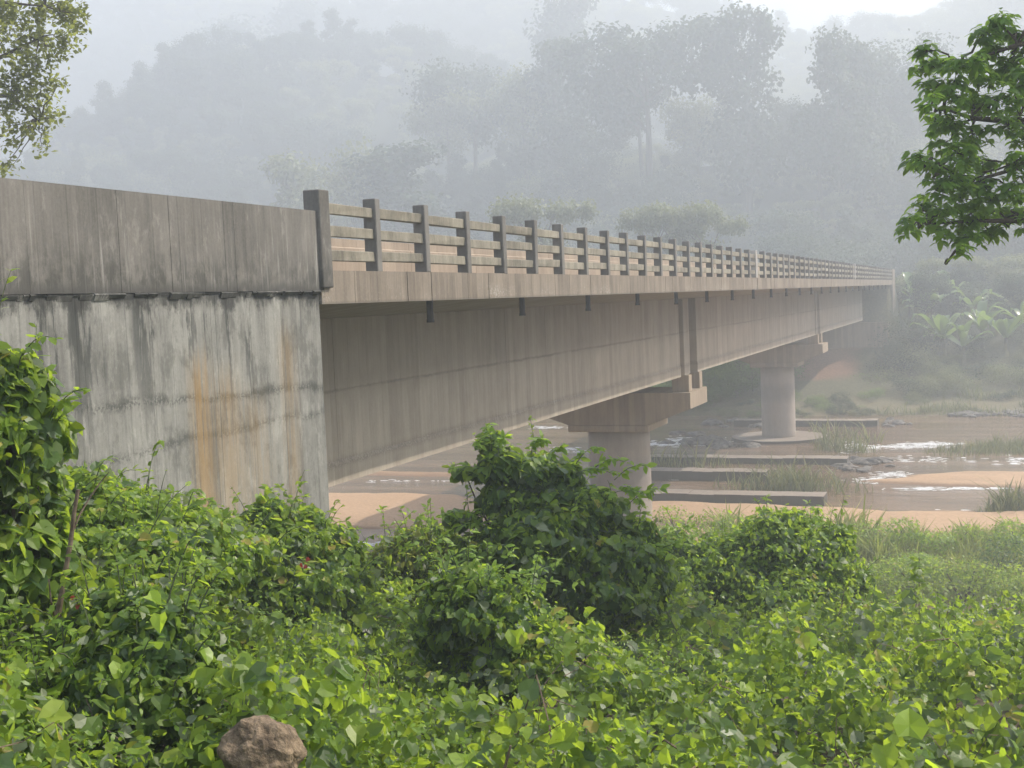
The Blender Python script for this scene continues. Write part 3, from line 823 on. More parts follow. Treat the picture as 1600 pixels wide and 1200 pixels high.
# ------------------------------------------------------------------ creeper covered bushes
def on_ellipsoids(E, n, rng, shell=(.72, 1.06), wob=.55, zmin=None):
    """points spread over the outside of a union of ellipsoids E = [(c, r3)]"""
    a = np.array([e[1][0] * e[1][1] + e[1][1] * e[1][2] + e[1][0] * e[1][2] for e in E]); a = a / a.sum()
    k = rng.choice(len(E), n, p=a); C = np.array([e[0] for e in E])[k]; Rr = np.array([e[1] for e in E])[k]
    D = rng.normal(0, 1, (n, 3)); D /= np.linalg.norm(D, axis=1)[:, None]
    sh = rng.uniform(shell[0], shell[1], n)
    lump = 1 + wob * (fbm(D[:, 0] * 2.3 + k * 7 + D[:, 2] * 1.7, D[:, 1] * 2.3 + D[:, 2] * 2.1, 71, 3))
    P = C + D * Rr * (sh * lump)[:, None]
    N = D / Rr; N /= np.linalg.norm(N, axis=1)[:, None]
    ok = np.ones(n, bool)
    for i, (c, r) in enumerate(E):
        q = (((P - np.array(c)) / np.array(r)) ** 2).sum(1); ok &= ~((k != i) & (q < .45))
    if zmin is not None: ok &= P[:, 2] > zmin
    return P[ok], N[ok], sh[ok]
# upward shoots with drooping leaflets on top of the bush
def shoots(root_name, parent, spec, seed, key='fineleaf', ls=(.06, .11), off=None):
    rng = np.random.default_rng(seed); off = np.array(parent.location) if off is None else off; mb = MB(); parts = []
    for (a, b, n) in spec:
        a = np.array(a, float); b = np.array(b, float); m = 6; t = np.linspace(0, 1, m)[:, None]
        p = a * (1 - t) + b * t + np.array([0, 0, 1]) * np.sin(t * 3.1) * .05
        mb.tube(p, np.linspace(.004, .0015, m), 4)
        u = rng.uniform(.15, 1, n)[:, None]; P = a * (1 - u) + b * u + np.array([0, 0, 1]) * np.sin(u * 3.1) * .05
        side = rng.normal(0, 1, (n, 3)) + np.array([0, 0, -.4]) + (b - a) / np.linalg.norm(b - a) * .8
        v, f, ix = leaves_arrays(P, np.tile([.1, -.2, 1.0], (n, 1)), rng.uniform(*ls, n), 'oval', rng, .4, side)
        parts.append((v, f, rng.uniform(.2, 1, n)[ix]))
    o = mb.build('shoot_stems', M['greenstem'], parent, off=off); o['kind'] = 'stuff'
    o = obj('shoot_leaves', leaf_mesh('shoot_leaves', parts, M[key], off), parent); o['kind'] = 'stuff'
def bush(name, label, cat, E, layers, singles, seed, root_at=None, single_size=(.09, .14), single_keys=('darkleaf', 'creeper'), stems=7, sprays=70):
    rng = np.random.default_rng(seed)
    cx = np.mean([e[0][0] for e in E]); cy = np.mean([e[0][1] for e in E])
    zb = min(e[0][2] - e[1][2] for e in E)
    if root_at is None: root_at = (cx, cy, float(height(cx, cy)))
    root = thing(name, root_at, label, cat); off = np.array(root_at, float)
    bykey = {}
    for (key, kind, n, s0, s1, shell, dr) in layers:
        P, N, sh = on_ellipsoids(E, int(n * 1.45), rng, shell)
        up = N * .8 + np.array([.12, -.12, .35])
        T = rng.normal(0, .6, P.shape) + np.array([0, 0, -1.1]) + N * .5
        v, f, ix = leaves_arrays(P, up, rng.uniform(s0 * .72, s1 * .86, len(P)), kind, rng, dr + .18, T)
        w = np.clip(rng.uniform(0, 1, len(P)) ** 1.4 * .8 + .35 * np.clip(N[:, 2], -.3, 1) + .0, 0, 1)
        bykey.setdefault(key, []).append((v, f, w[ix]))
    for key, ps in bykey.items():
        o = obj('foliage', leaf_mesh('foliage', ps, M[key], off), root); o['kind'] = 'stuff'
    P, N, sh = on_ellipsoids(E, sum(l[2] for l in layers) // 30, rng, (.95, 1.12)); v, f, ix = leaves_arrays(P, N * .5 + np.array([0, 0, .5]), rng.uniform(*single_size, len(P)) * .8, 'heart', rng, .8)
    o = obj('pale_foliage', leaf_mesh('pale_foliage', [(v, f, rng.uniform(0, 1, len(P))[ix])], M['paleleaf'], off), root); o['kind'] = 'stuff'
    mb = MB()
    for k in range(stems):
        e = E[rng.integers(0, len(E))]; tgt = np.array(e[0]) + rng.normal(0, .35, 3) * np.array(e[1])
        b = off + rng.normal(0, .12, 3) * np.array([1, 1, 0]); m = 8; t = np.linspace(0, 1, m)[:, None]
        p = b * (1 - t) + tgt * t + rng.normal(0, .03, (m, 3)) * np.sin(t * 3.1)
        mb.tube(p, np.linspace(.022, .006, m) * rng.uniform(.6, 1.2), 5)
    o = mb.build('stems', M['bark'], root, off=off)
    P, N, sh = on_ellipsoids(E, sprays * 5, rng, (.9, 1.0)); up_ = N[:, 2] > -.25; P, N = P[up_][:sprays], N[up_][:sprays]; spec = []
    for p, nn in zip(P, N):
        L_ = float(rng.uniform(.6, 2.4)) * single_size[1]; e = p + (nn * .8 + np.array([0, 0, .45]) + rng.normal(0, .35, 3)) * L_; spec.append((p, e, int(rng.integers(8, 16))))
    shoots('sprays', root, spec, seed + 5, 'fineleaf' if rng.random() < .5 else 'creeper', (single_size[0] * .45, single_size[1] * .7), off)
    P, N, sh = on_ellipsoids(E, singles * 6, rng, (1.0, 1.1))
    cdir = -P / np.linalg.norm(P, axis=1)[:, None]
    ok = (N * cdir).sum(1) > -.1; P, N = P[ok][:singles], N[ok][:singles]
    for p, nn in zip(P, N):
        key = 'yellowleaf' if rng.random() < .07 else single_keys[0 if rng.random() < .6 else 1]
        single_leaf(root, p, nn * .8 + np.array([.1, -.1, .35]) + rng.normal(0, .25, 3), rng.uniform(*single_size), key, rng, tip=nn * .5 + np.array([0, 0, -1]) + rng.normal(0, .5, 3), origin=off)
    return root
def lobes(spec, depth):
    """(px, py, half width px, half height px, depth offset, depth radius)"""
    out = []
    for (px, py, rx, ry, dd, rd) in spec:
        d = depth + dd; out.append((at(px, py, d), (rx / FPX * d, rd, ry / FPX * d)))
    return out
DK = ('darkleaf', 'heart')
# tall central bush
E1 = lobes([(766, 697, 15, 28, 0, .11), (786, 730, 30, 28, 0, .2), (832, 738, 34, 26, .1, .24), (880, 768, 34, 24, .1, .24), (800, 785, 42, 42, .1, .3), (868, 822, 70, 46, 0, .5), (830, 870, 96, 58, -.1, .55), (960, 872, 70, 52, .1, .5), (1000, 832, 26, 22, .2, .15), (925, 795, 40, 26, .15, .3), (880, 745, 30, 22, .1, .2),
            (925, 925, 96, 62, 0, .55), (760, 880, 56, 38, .2, .35), (1010, 905, 36, 56, .25, .3), (735, 738, 26, 8, .1, .08), (722, 812, 28, 10, .1, .1), (860, 965, 66, 42, .2, .4), (950, 975, 44, 28, .2, .3)], 11.0)
bush('creeper_bush', 'tallest dark creeper smothered bush in the centre, its tip against the girder', 'bush', E1,
     [(*DK, 7000, .075, .13, (.80, 1.05), .32), (*DK, 3500, .06, .11, (.5, .85), .5), ('creeper', 'heart', 1700, .06, .11, (.95, 1.12), .4), ('fineleaf', 'oval', 4200, .035, .075, (.95, 1.18), .7)], 170, 201, single_size=(.085, .135))
cb = [o for o in COL.objects if o.name == 'creeper_bush'][0]
sp = []
for (xa, ya, xb, yb) in ((770, 720, 764, 662), (775, 715, 790, 684), (765, 725, 742, 690), (800, 740, 702, 734), (830, 710, 838, 690), (860, 720, 880, 700), (900, 725, 935, 700), (930, 730, 975, 722), (960, 750, 1010, 728),
                         (980, 790, 1034, 764), (940, 780, 1005, 770), (760, 810, 690, 806), (770, 820, 700, 832), (840, 700, 850, 690), (900, 740, 960, 742), (980, 760, 1000, 790), (1000, 850, 1070, 880), (1010, 880, 1060, 850)):
    sp.append((at(xa, ya, 10.9), at(xb, yb, 10.8), 26))
shoots('shoots', cb, sp, 7)
# lower bush in front of it
E2 = lobes([(745, 950, 70, 55, 0, .3), (800, 985, 55, 60, 0, .3), (700, 990, 40, 70, .1, .25), (775, 1040, 75, 55, -.05, .3), (720, 925, 40, 30, 0, .2)], 8.6)
bush('creeper_bush', 'smaller rounded creeper bush standing in front of the tall one, one bright leaf on it', 'bush', E2,
     [(*DK, 2400, .06, .11, (.80, 1.05), .35), (*DK, 1300, .05, .09, (.5, .85), .5), ('fineleaf', 'oval', 5200, .025, .055, (.9, 1.14), .7), ('creeper', 'heart', 300, .06, .10, (1, 1.12), .4)], 60, 202, single_size=(.07, .125))
# bush right of centre
E3 = lobes([(1170, 882, 52, 34, 0, .6), (1215, 850, 40, 40, 0, .5), (1268, 880, 50, 44, .3, .6), (1095, 905, 44, 34, 0, .6), (1130, 868, 34, 26, .3, .4), (1210, 915, 84, 26, -.2, .8), (1055, 865, 30, 30, .4, .4), (1240, 826, 22, 24, .3, .3), (1305, 850, 22, 30, .4, .3), (1180, 835, 20, 18, .5, .3), (1325, 905, 30, 20, .4, .3)], 16.0)
bush('creeper_bush', 'broad low dark bush right of the tall one, with orange soil under its left end', 'bush', E3,
     [(*DK, 4200, .09, .16, (.75, 1.15), .5), (*DK, 1600, .08, .14, (.5, .85), .5), ('creeper', 'heart', 1300, .08, .14, (.9, 1.3), .6), ('fineleaf', 'quad', 5200, .06, .11, (.9, 1.45), .8)], 60, 203, single_size=(.11, .16), sprays=150)
# dry small bush at the left of the tall one
E4 = lobes([(655, 862, 48, 34, 0, .45), (612, 885, 36, 36, .2, .35), (690, 845, 26, 22, .1, .2), (690, 890, 50, 36, 0, .4), (640, 930, 55, 26, 0, .4)], 13.0)
bush('creeper_bush', 'thin greyish half dry bush between the wall corner and the tall bush', 'bush', E4,
     [('oliveleaf', 'heart', 1700, .05, .10, (.6, 1.1), .7), (*DK, 1400, .06, .10, (.5, 1.0), .5), ('fineleaf', 'oval', 1500, .04, .08, (.8, 1.25), .8)], 24, 204, stems=12)
# mound against the wall corner
E5 = lobes([(440, 860, 72, 50, 0, .5), (500, 880, 55, 48, .2, .4), (400, 840, 50, 34, .1, .4), (415, 805, 22, 26, 0, .14), (455, 820, 40, 24, .2, .3), (520, 915, 45, 40, .1, .4), (450, 920, 90, 45, -.2, .5)], 10.6)
bush('creeper_bush', 'rounded creeper mound against the foot of the wall corner, with a few red leaves', 'bush', E5,
     [(*DK, 3600, .07, .12, (.8, 1.05), .4), (*DK, 1500, .06, .11, (.5, .85), .5), ('creeper', 'heart', 1500, .06, .12, (.95, 1.12), .45), ('fineleaf', 'oval', 3000, .03, .07, (.95, 1.16), .7)], 90, 205, single_size=(.08, .13))
# tall one at the left edge
E6 = lobes([(12, 610, 34, 50, 0, .22), (20, 690, 42, 70, 0, .28), (5, 800, 66, 90, .1, .3), (-60, 720, 80, 150, .2, .4), (30, 900, 60, 80, 0, .3), (-40, 900, 90, 100, .2, .4), (5, 570, 30, 22, 0, .12)], 5.4)
bush('creeper_bush', 'tall column of creeper leaves rising at the left edge in front of the wall', 'bush', E6,
     [(*DK, 2600, .06, .11, (.7, 1.0), .45), ('creeper', 'heart', 1500, .05, .11, (.9, 1.12), .45), ('fineleaf', 'oval', 1600, .03, .06, (.9, 1.16), .7)], 110, 206, single_size=(.065, .115), single_keys=('creeper', 'darkleaf'))
# slope of creepers between that column and the wall
E7 = lobes([(150, 815, 84, 52, .4, .5), (245, 848, 84, 44, .6, .5), (105, 775, 46, 36, .3, .35), (325, 876, 76, 40, .9, .5), (180, 890, 116, 64, 0, .5)], 7.6)
bush('creeper_bush', 'long sloping heap of bright creepers along the wall behind the dry stem', 'bush', E7,
     [(*DK, 2600, .06, .11, (.6, 1.0), .45), ('creeper', 'heart', 2200, .055, .10, (.9, 1.1), .45), ('fineleaf', 'oval', 7000, .03, .065, (.92, 1.14), .75)], 120, 207, single_size=(.075, .125), single_keys=('creeper', 'darkleaf'))
# dark clump low at the left
E8 = lobes([(230, 1030, 95, 90, 0, .3), (170, 1100, 110, 90, -.1, .3), (270, 1110, 70, 100, 0, .3), (210, 960, 90, 40, .2, .3)], 5.0)
bush('creeper_bush', 'dark round creeper clump low at the left beside the reddish rock', 'bush', E8,
     [(*DK, 3200, .045, .085, (.8, 1.04), .35), (*DK, 1200, .04, .07, (.5, .85), .5), ('fineleaf', 'oval', 1200, .025, .045, (.95, 1.12), .7), ('creeper', 'heart', 120, .05, .08, (1, 1.12), .4)], 70, 208, single_size=(.06, .095))
E9 = lobes([(60, 1130, 90, 60, 0, .25), (10, 1080, 80, 60, .1, .25), (100, 1060, 50, 36, .1, .2)], 4.8)
bush('fine_leaved_bush', 'low fine leaved yellowish green plant in the bottom left corner', 'bush', E9,
     [('fineleaf', 'oval', 5200, .02, .042, (.7, 1.15), .8), (*DK, 700, .04, .07, (.5, 1.0), .5)], 20, 209, single_size=(.05, .08))
# red leaves
rngr = np.random.default_rng(5)
mound = [o for o in COL.objects if o.get('label', '').startswith('rounded creeper mound')][0]
for (px, py, d) in ((483, 872, 10.15), (468, 882, 10.15), (478, 888, 10.15)):
    single_leaf(mound, at(px, py, d), (.1, -.8, .5), .04, 'redleaf', rngr, origin=np.array(mound.location))
for (px, py, d) in ((115, 935, 4.95), (122, 945, 4.97)):
    single_leaf(carpet, at(px, py, d), (.1, -.8, .5), .02, 'redleaf', rngr, origin=np.array(carpet.location))
# single bright leaf bottom right
for (px, py, d, s_) in ((1421, 1150, 4.7, .12), (1380, 1165, 4.7, .10), (805, 985, 8.15, .13), (560, 1085, 5.6, .12), (595, 1120, 5.4, .12), (250, 960, 4.6, .07), (1070, 1150, 5.0, .10)):
    single_leaf(carpet, at(px, py, d), (.15, -.75, .5), s_, 'yellowleaf' if px != 1380 else 'creeper', rngr, tip=(.1, 0, 1 if px == 1421 else -1), origin=np.array(carpet.location))
# dry stem
st = thing('dead_sapling', at(92, 985, 5.1), 'bare grey brown stem leaning up out of the creepers at the left', 'dead sapling')
mb = MB(); mb.tube([at(86, 1010, 5.1), at(90, 965, 5.1), at(101, 900, 5.1), at(110, 850, 5.1), at(116, 800, 5.1), at(122, 765, 5.1)], [.014, .013, .011, .010, .009, .008], 8)
mb.build('stalk', M['dead'], st)
mb = MB(); mb.tube([at(112, 835, 5.1), at(124, 805, 5.13), at(142, 775, 5.17), at(158, 752, 5.2), at(170, 738, 5.2)], [.005, .004, .0035, .003, .002], 5); mb.build('twig', M['dead'], st)
mb = MB(); mb.tube([at(88, 975, 5.1), at(80, 940, 5.0), at(76, 905, 5.0)], [.006, .004, .003], 5); mb.build('twig', M['dead'], st)
mb = MB(); mb.tube([at(786, 1220, 5.0), at(790, 1195, 5.0), at(798, 1165, 5.0)], [.008, .007, .005], 6)
o = mb.build('dry_stub', M['dead'], None, off=at(788, 1200, 5.0)); o.location = at(788, 1200, 5.0); tag(o, 'short broken brown stub at the bottom edge right of the rock', 'stub')

# tall weeds poking out
def weed(name, label, px, pyb, pyt, d, n, seed, key='creeper', ls=(.05, .09), spread=.12):
    rng = np.random.default_rng(seed); b = at(px, pyb, d); t_ = at(px + rng.uniform(-6, 6), pyt, d)
    root = thing(name, b, label, 'weed', 'tall weeds standing above the creepers'); mb = MB(); parts = []
    m = 6; t = np.linspace(0, 1, m)[:, None]; mb.tube(b * (1 - t) + t_ * t, np.linspace(.008, .003, m), 5); mb.build('stem', M['bark'], root)
    u = rng.uniform(.2, 1, n)[:, None]; P = b * (1 - u) + t_ * u + rng.normal(0, spread, (n, 3)) * (1.1 - u) * np.array([1, 1, .5])
    v, f, ix = leaves_arrays(P, np.tile([.1, -.3, .9], (n, 1)), rng.uniform(*ls, n), 'oval', rng, .45)
    o = obj('foliage', leaf_mesh('foliage', [(v, f, rng.uniform(.2, 1, n)[ix])], M[key], np.array(root.location)), root); o['kind'] = 'stuff'
weed('tall_weed', 'tall leafy weed rising above the carpet at the right', 1436, 1010, 870, 14, 90, 1, 'creeper', (.08, .15), .2)
weed('tall_weed', 'thin stalked weed on the skyline of the low bushes in front of the sandbank', 1281, 870, 788, 17, 60, 2, 'fineleaf', (.07, .13), .15)
weed('tall_weed', 'yellow leaved weed standing in the carpet at the right of centre', 1470, 1010, 925, 12, 60, 3, 'yellowleaf', (.05, .09), .12)

# ------------------------------------------------------------------ grass and low plants by the river
def grass_patch(name, label, spots, seed, mat='grass', kind='stuff'):
    """spots: (x, y, radius x, radius y, blades, h0, h1)"""
    rng = np.random.default_rng(seed); V_, F_, W_ = [], [], []; o_ = 0
    for (x, y, rx, ry, n, h0, h1) in spots:
        a = rng.uniform(0, 6.28, n); q = np.sqrt(rng.uniform(0, 1, n)); X = x + rx * q * np.cos(a); Y = y + ry * q * np.sin(a)
        Z = np.maximum(height(X, Y), WATER_Z - .05); H = (h0 + (h1 - h0) * rng.uniform(0, 1, n) ** 1.8) * (1.15 - .7 * q) * (.7 + .9 * vnoise(X * 2.5, Y * 2.5, 91))
        w = H * rng.uniform(.02, .04, n) + .008; th = rng.uniform(0, 6.28, n); ln = rng.normal(0, .42, (n, 2))
        c, s_ = np.cos(th) * w, np.sin(th) * w
        p0 = np.stack([X - c, Y - s_, Z], -1); p1 = np.stack([X + c, Y + s_, Z], -1)
        mid = np.stack([X + ln[:, 0] * H * .4, Y + ln[:, 1] * H * .4, Z + H * .62], -1); tp = np.stack([X + ln[:, 0] * H * 1.1, Y + ln[:, 1] * H * 1.1, Z + H], -1)
        cc = np.stack([c, s_, 0 * c], -1) * .7
        v = np.stack([p0, p1, mid + cc, mid - cc, tp], 1).reshape(-1, 3)
        i = np.arange(n)[:, None] * 5 + o_
        F_.append(np.concatenate([i + [0, 1, 2], i + [0, 2, 3], i + [3, 2, 4]])); V_.append(v); W_.append(np.repeat(rng.uniform(0, 1, n), 5)); o_ += len(v)
    o = obj(name, mesh_from(name, np.concatenate(V_), np.concatenate(F_), M[mat], False, np.concatenate(W_))); tag(o, label, 'grass', kind=kind); return o
def gp(px, py, rx, ry, n, h0, h1):
    p = ground_at(px, py, WATER_Z + .1); return (p[0], p[1], rx, ry, n, h0, h1)
sp = []
rs = random.Random(3)
for k in range(60):
    sp.append(gp(rs.uniform(1330, 1640), rs.uniform(858, 935), rs.uniform(.6, 1.6), rs.uniform(.6, 1.5), 300, .2, .85))
for k in range(26):
    sp.append(gp(rs.uniform(1120, 1380), rs.uniform(850, 905), rs.uniform(.6, 1.5), rs.uniform(.6, 1.2), 240, .5, 1.3))
grass_patch('river_grass', 'yellowish green grass on the sandy flat this side of the river', sp, 1)
grass_patch('reeds', 'dull green reeds growing between the low sills', [gp(px, py, rx, 1.1, n, .3, 1.5) for (px, py, rx, n) in
            ((1190, 762, 1.4, 150), (1225, 762, 1.6, 330), (1250, 764, 1.3, 200), (1292, 758, 1.0, 90), (1150, 758, 1.2, 60), (1215, 745, 2.2, 200), (1050, 727, 2.2, 120), (1100, 727, 2.4, 120), (1315, 766, 1.6, 70), (1020, 724, 1.5, 90), (1236, 752, .7, 160))], 2, 'reed')
grass_patch('reeds', 'low green tufts on the rubble right of the round pier base', [gp(px, py, rx, 1.0, n, .5, 1.5) for (px, py, rx, n) in ((1310, 700, 1.6, 170), (1290, 690, 1.2, 120), (1338, 704, 1.4, 80), (1350, 688, 1.4, 70), (1300, 676, 1.8, 110))], 3, 'reed')
grass_patch('islet_grass', 'green grass islet in the shallow water at the right edge', [gp(px, py, rx, 1.8, n, .2, .8) for (px, py, rx, n) in ((1540, 704, 3.4, 700), (1580, 696, 3.4, 900), (1610, 700, 3.6, 900), (1495, 706, 2.2, 160), (1655, 704, 4, 900))], 4, 'reed')
grass_patch('islet_grass', 'dark green tuft at the right edge beside the sandbank', [gp(px, py, rx, 1.2, n, .3, 1.2) for (px, py, rx, n) in ((1588, 795, 1.3, 420), (1610, 795, 1.6, 700), (1568, 800, 1.2, 120), (1650, 798, 2.5, 800))], 5, 'reed')
sp = []
for k in range(70):
    sp.append((rs.uniform(-6, 50), rs.uniform(97.0, 105), rs.uniform(1, 4), rs.uniform(.8, 1.6), 200, .3, 1.1))
grass_patch('far_bank_grass', 'grass and weeds along the far waterline', sp, 6, 'reed')

# ------------------------------------------------------------------ shrubs made of leaf clumps
def clump_bush(name, label, cat, c, r, n, ls, mat, seed, group=None, kind_='quad', zflat=1.0, lob=6):
    rng = np.random.default_rng(seed); root = thing(name, (c[0], c[1], c[2] - r[2]), label, cat, group)
    E = [(np.array(c) + rng.uniform(-.6, .6, 3) * np.array(r), np.array(r) * rng.uniform(.35, .62)) for _ in range(lob)]
    P, N, sh = on_ellipsoids(E, n, rng, (.6, 1.1), .4)
    v, f, ix = leaves_arrays(P, N * .7 + np.array([.1, -.1, .4]), rng.uniform(ls * .6, ls * 1.3, len(P)), kind_, rng, .5)
    w = np.clip(rng.uniform(0, 1, len(P)) * .7 + .4 * N[:, 2], 0, 1)
    o = obj('foliage', leaf_mesh('foliage', [(v, f, w[ix])], M[mat], np.array(root.location)), root); o['kind'] = 'stuff'
    mb = MB(); b = np.array(root.location)
    for k in range(5):
        t = np.linspace(0, 1, 5)[:, None]; tgt = np.array(E[k % lob][0]); mb.tube(b * (1 - t) + tgt * t, np.linspace(.06, .02, 5) * max(r) * .5, 5)
    mb.build('stems', M['bark'], root)
    return root
near_b = [(1545, 880, 1.6, 1.0, 'darkleaf', 'dark shrub on the grassy flat at the right edge'), (1470, 845, 1.5, .8, 'fineleaf', 'pale green shrub on the grassy flat in front of the sand'),
          (1390, 850, 1.4, .8, 'fineleaf', 'light green shrub at the left end of the grassy flat'), (1600, 850, 1.4, .9, 'fineleaf', 'light green shrub at the right end of the grassy flat'),
          (1150, 830, 1.6, .9, 'fineleaf', 'light green shrub behind the low dark bush'), (1080, 850, 1.6, 1.1, 'fineleaf', 'leafy shrub just right of the nearer pier foot'), (1240, 820, 1.2, .7, 'fineleaf', 'light shrub by the nearest sill'),
          (1430, 890, 1.3, .7, 'fineleaf', 'bushy yellowish shrub in the middle of the grassy flat'), (1505, 905, 1.5, .7, 'creeper', 'low green shrub at the near edge of the grassy flat'), (1370, 905, 1.5, .7, 'creeper', 'low green shrub where the grass meets the dark bush'), (1590, 915, 1.3, .7, 'creeper', 'low green shrub at the right edge of the near grass')]
for i, (px, py, rx, rz, mt, lb) in enumerate(near_b):
    p = ground_at(px, py, WATER_Z + .9); clump_bush('riverside_shrub', lb, 'shrub', (p[0], p[1], -9.75 + rz * .8), (rx, rx * .8, rz), 2200, .11, mt, 300 + i, None)

# ------------------------------------------------------------------ trees far away
def crown_arrays(rng, lobes_, n, ls, kind='quad', shell=(.35, 1.12), wob=.9):
    P, N, sh = on_ellipsoids(lobes_, n, rng, shell, wob)
    k = fbm(P[:, 0] * .9 + P[:, 1], P[:, 2] * .9 + P[:, 1] * .5, 5, 3) > -.22
    k &= fbm(P[:, 0] * 6 + P[:, 1] * 3, P[:, 2] * 7 + P[:, 1] * 4, 15, 3) > -.36
    k |= rng.uniform(0, 1, len(P)) < .12
    P, N = P[k], N[k]
    v, f, ix = leaves_arrays(P, N * .6 + np.array([0, 0, .4]), rng.uniform(ls * .6, ls * 1.4, len(P)), kind, rng, .6)
    w = np.clip(rng.uniform(0, 1, len(P)) * .7 + .35 * N[:, 2], 0, 1)
    return v, f, w[ix]
def tree_shape(style, rng, h):
    L = []
    if style == 'round':
        for k in range(11): a = rng.uniform(0, 6.28); q = rng.uniform(.0, .32) * h; L.append(((q * math.cos(a), q * math.sin(a), h * rng.uniform(.5, .86)), np.array([.17, .17, .13]) * h * rng.uniform(.7, 1.15)))
    elif style == 'tall':
        for k in range(14): z = .25 + .68 * k / 13; a = rng.uniform(0, 6.28); q = .10 * h * (1.25 - z); L.append(((q * math.cos(a) * 1.6, q * math.sin(a) * 1.6, h * z), np.array([.14, .14, .10]) * h * (1.2 - .55 * z) * rng.uniform(.75, 1.15)))
    elif style == 'twin':
        for sx in (-1, 1):
            for k in range(11): z = .22 + .72 * k / 10; L.append(((sx * h * .09 + rng.normal(0, .03) * h, rng.normal(0, .03) * h, h * z), np.array([.11, .11, .085]) * h * (1.15 - .4 * z) * rng.uniform(.8, 1.2)))
    elif style == 'spread':
        for k in range(16): a = rng.uniform(0, 6.28); q = rng.uniform(.1, .42) * h; L.append(((q * math.cos(a), q * math.sin(a) * .6, h * rng.uniform(.55, .92)), np.array([.15, .13, .085]) * h * rng.uniform(.6, 1.1)))
    elif style == 'plume':
        for k in range(8):
            a = rng.uniform(0, 6.28)
            for j in range(4): t = j / 3; q = h * (.05 + .28 * t * t); L.append(((q * math.cos(a), q * math.sin(a), h * (.35 + .55 * math.sin(t * 1.9))), np.array([.10, .10, .08]) * h * rng.uniform(.8, 1.1)))
    elif style == 'low':
        for k in range(9): a = rng.uniform(0, 6.28); q = rng.uniform(0, .55) * h; L.append(((q * math.cos(a), q * math.sin(a), h * rng.uniform(.2, .65)), np.array([.38, .38, .30]) * h * rng.uniform(.6, 1.0)))
    return L
tree_me = {}
def tree_parts(style, vi, mat, n=11000, ls=.027):
    key = (style, vi, mat)
    if key in tree_me: return tree_me[key]
    rng = np.random.default_rng(900 + vi * 13 + len(style)); L = tree_shape(style, rng, 1.0)
    v, f, w = crown_arrays(rng, L, n, ls)
    crown = mesh_from('crown', v, f, M[mat], False, w)
    mb = MB(); m = 7; t = np.linspace(0, 1, m)
    mb.tube(np.stack([np.sin(t * 3) * .012, np.cos(t * 2.4) * .012, t * (.8 if style != 'low' else .4) - .04], -1), np.linspace(.022, .006, m), 6)
    for k in range(9):
        e = np.array(L[rng.integers(0, len(L))][0]); z0 = min(e[2] * .75, .6); a = np.array([0, 0, z0]); tt = np.linspace(0, 1, 5)[:, None]
        mb.tube(a * (1 - tt) + e * tt + np.array([0, 0, .03]) * np.sin(tt * 3.1), np.linspace(.010, .003, 5), 4)
    vv = np.concatenate(mb.v); trunk = mesh_from('trunk', vv, [np.array(f_) for f_ in mb.f.values()], M['bark'], True)
    tree_me[key] = (crown, trunk); return tree_me[key]
def far_tree(x, y, h, style, vi, mat, label, rz=0.0, wx=1.0, group='trees on the misty hillside', z=None):
    c, t = tree_parts(style, vi, mat); z = float(height(x, y)) - .3 if z is None else z
    root = thing('hillside_tree', (x, y, z), label, 'tree', group); root.rotation_euler = (0, 0, rz); root.scale = (h * wx, h * wx, h)
    obj('crown', c, root); obj('trunk', t, root); return root
def tree_px(px, pyb, pyt, d, style, vi, mat, label, wx=1.0, group='trees on the misty hillside', rz=0):
    if d > 135: d *= HK
    b = at(px, pyb, d); h = (pyb - pyt) / FPX * d
    z = min(float(height(b[0], b[1])), b[2]); root = far_tree(b[0], b[1], b[2] + h - z, style, vi, mat, label, rz, wx, group, z)
    return root
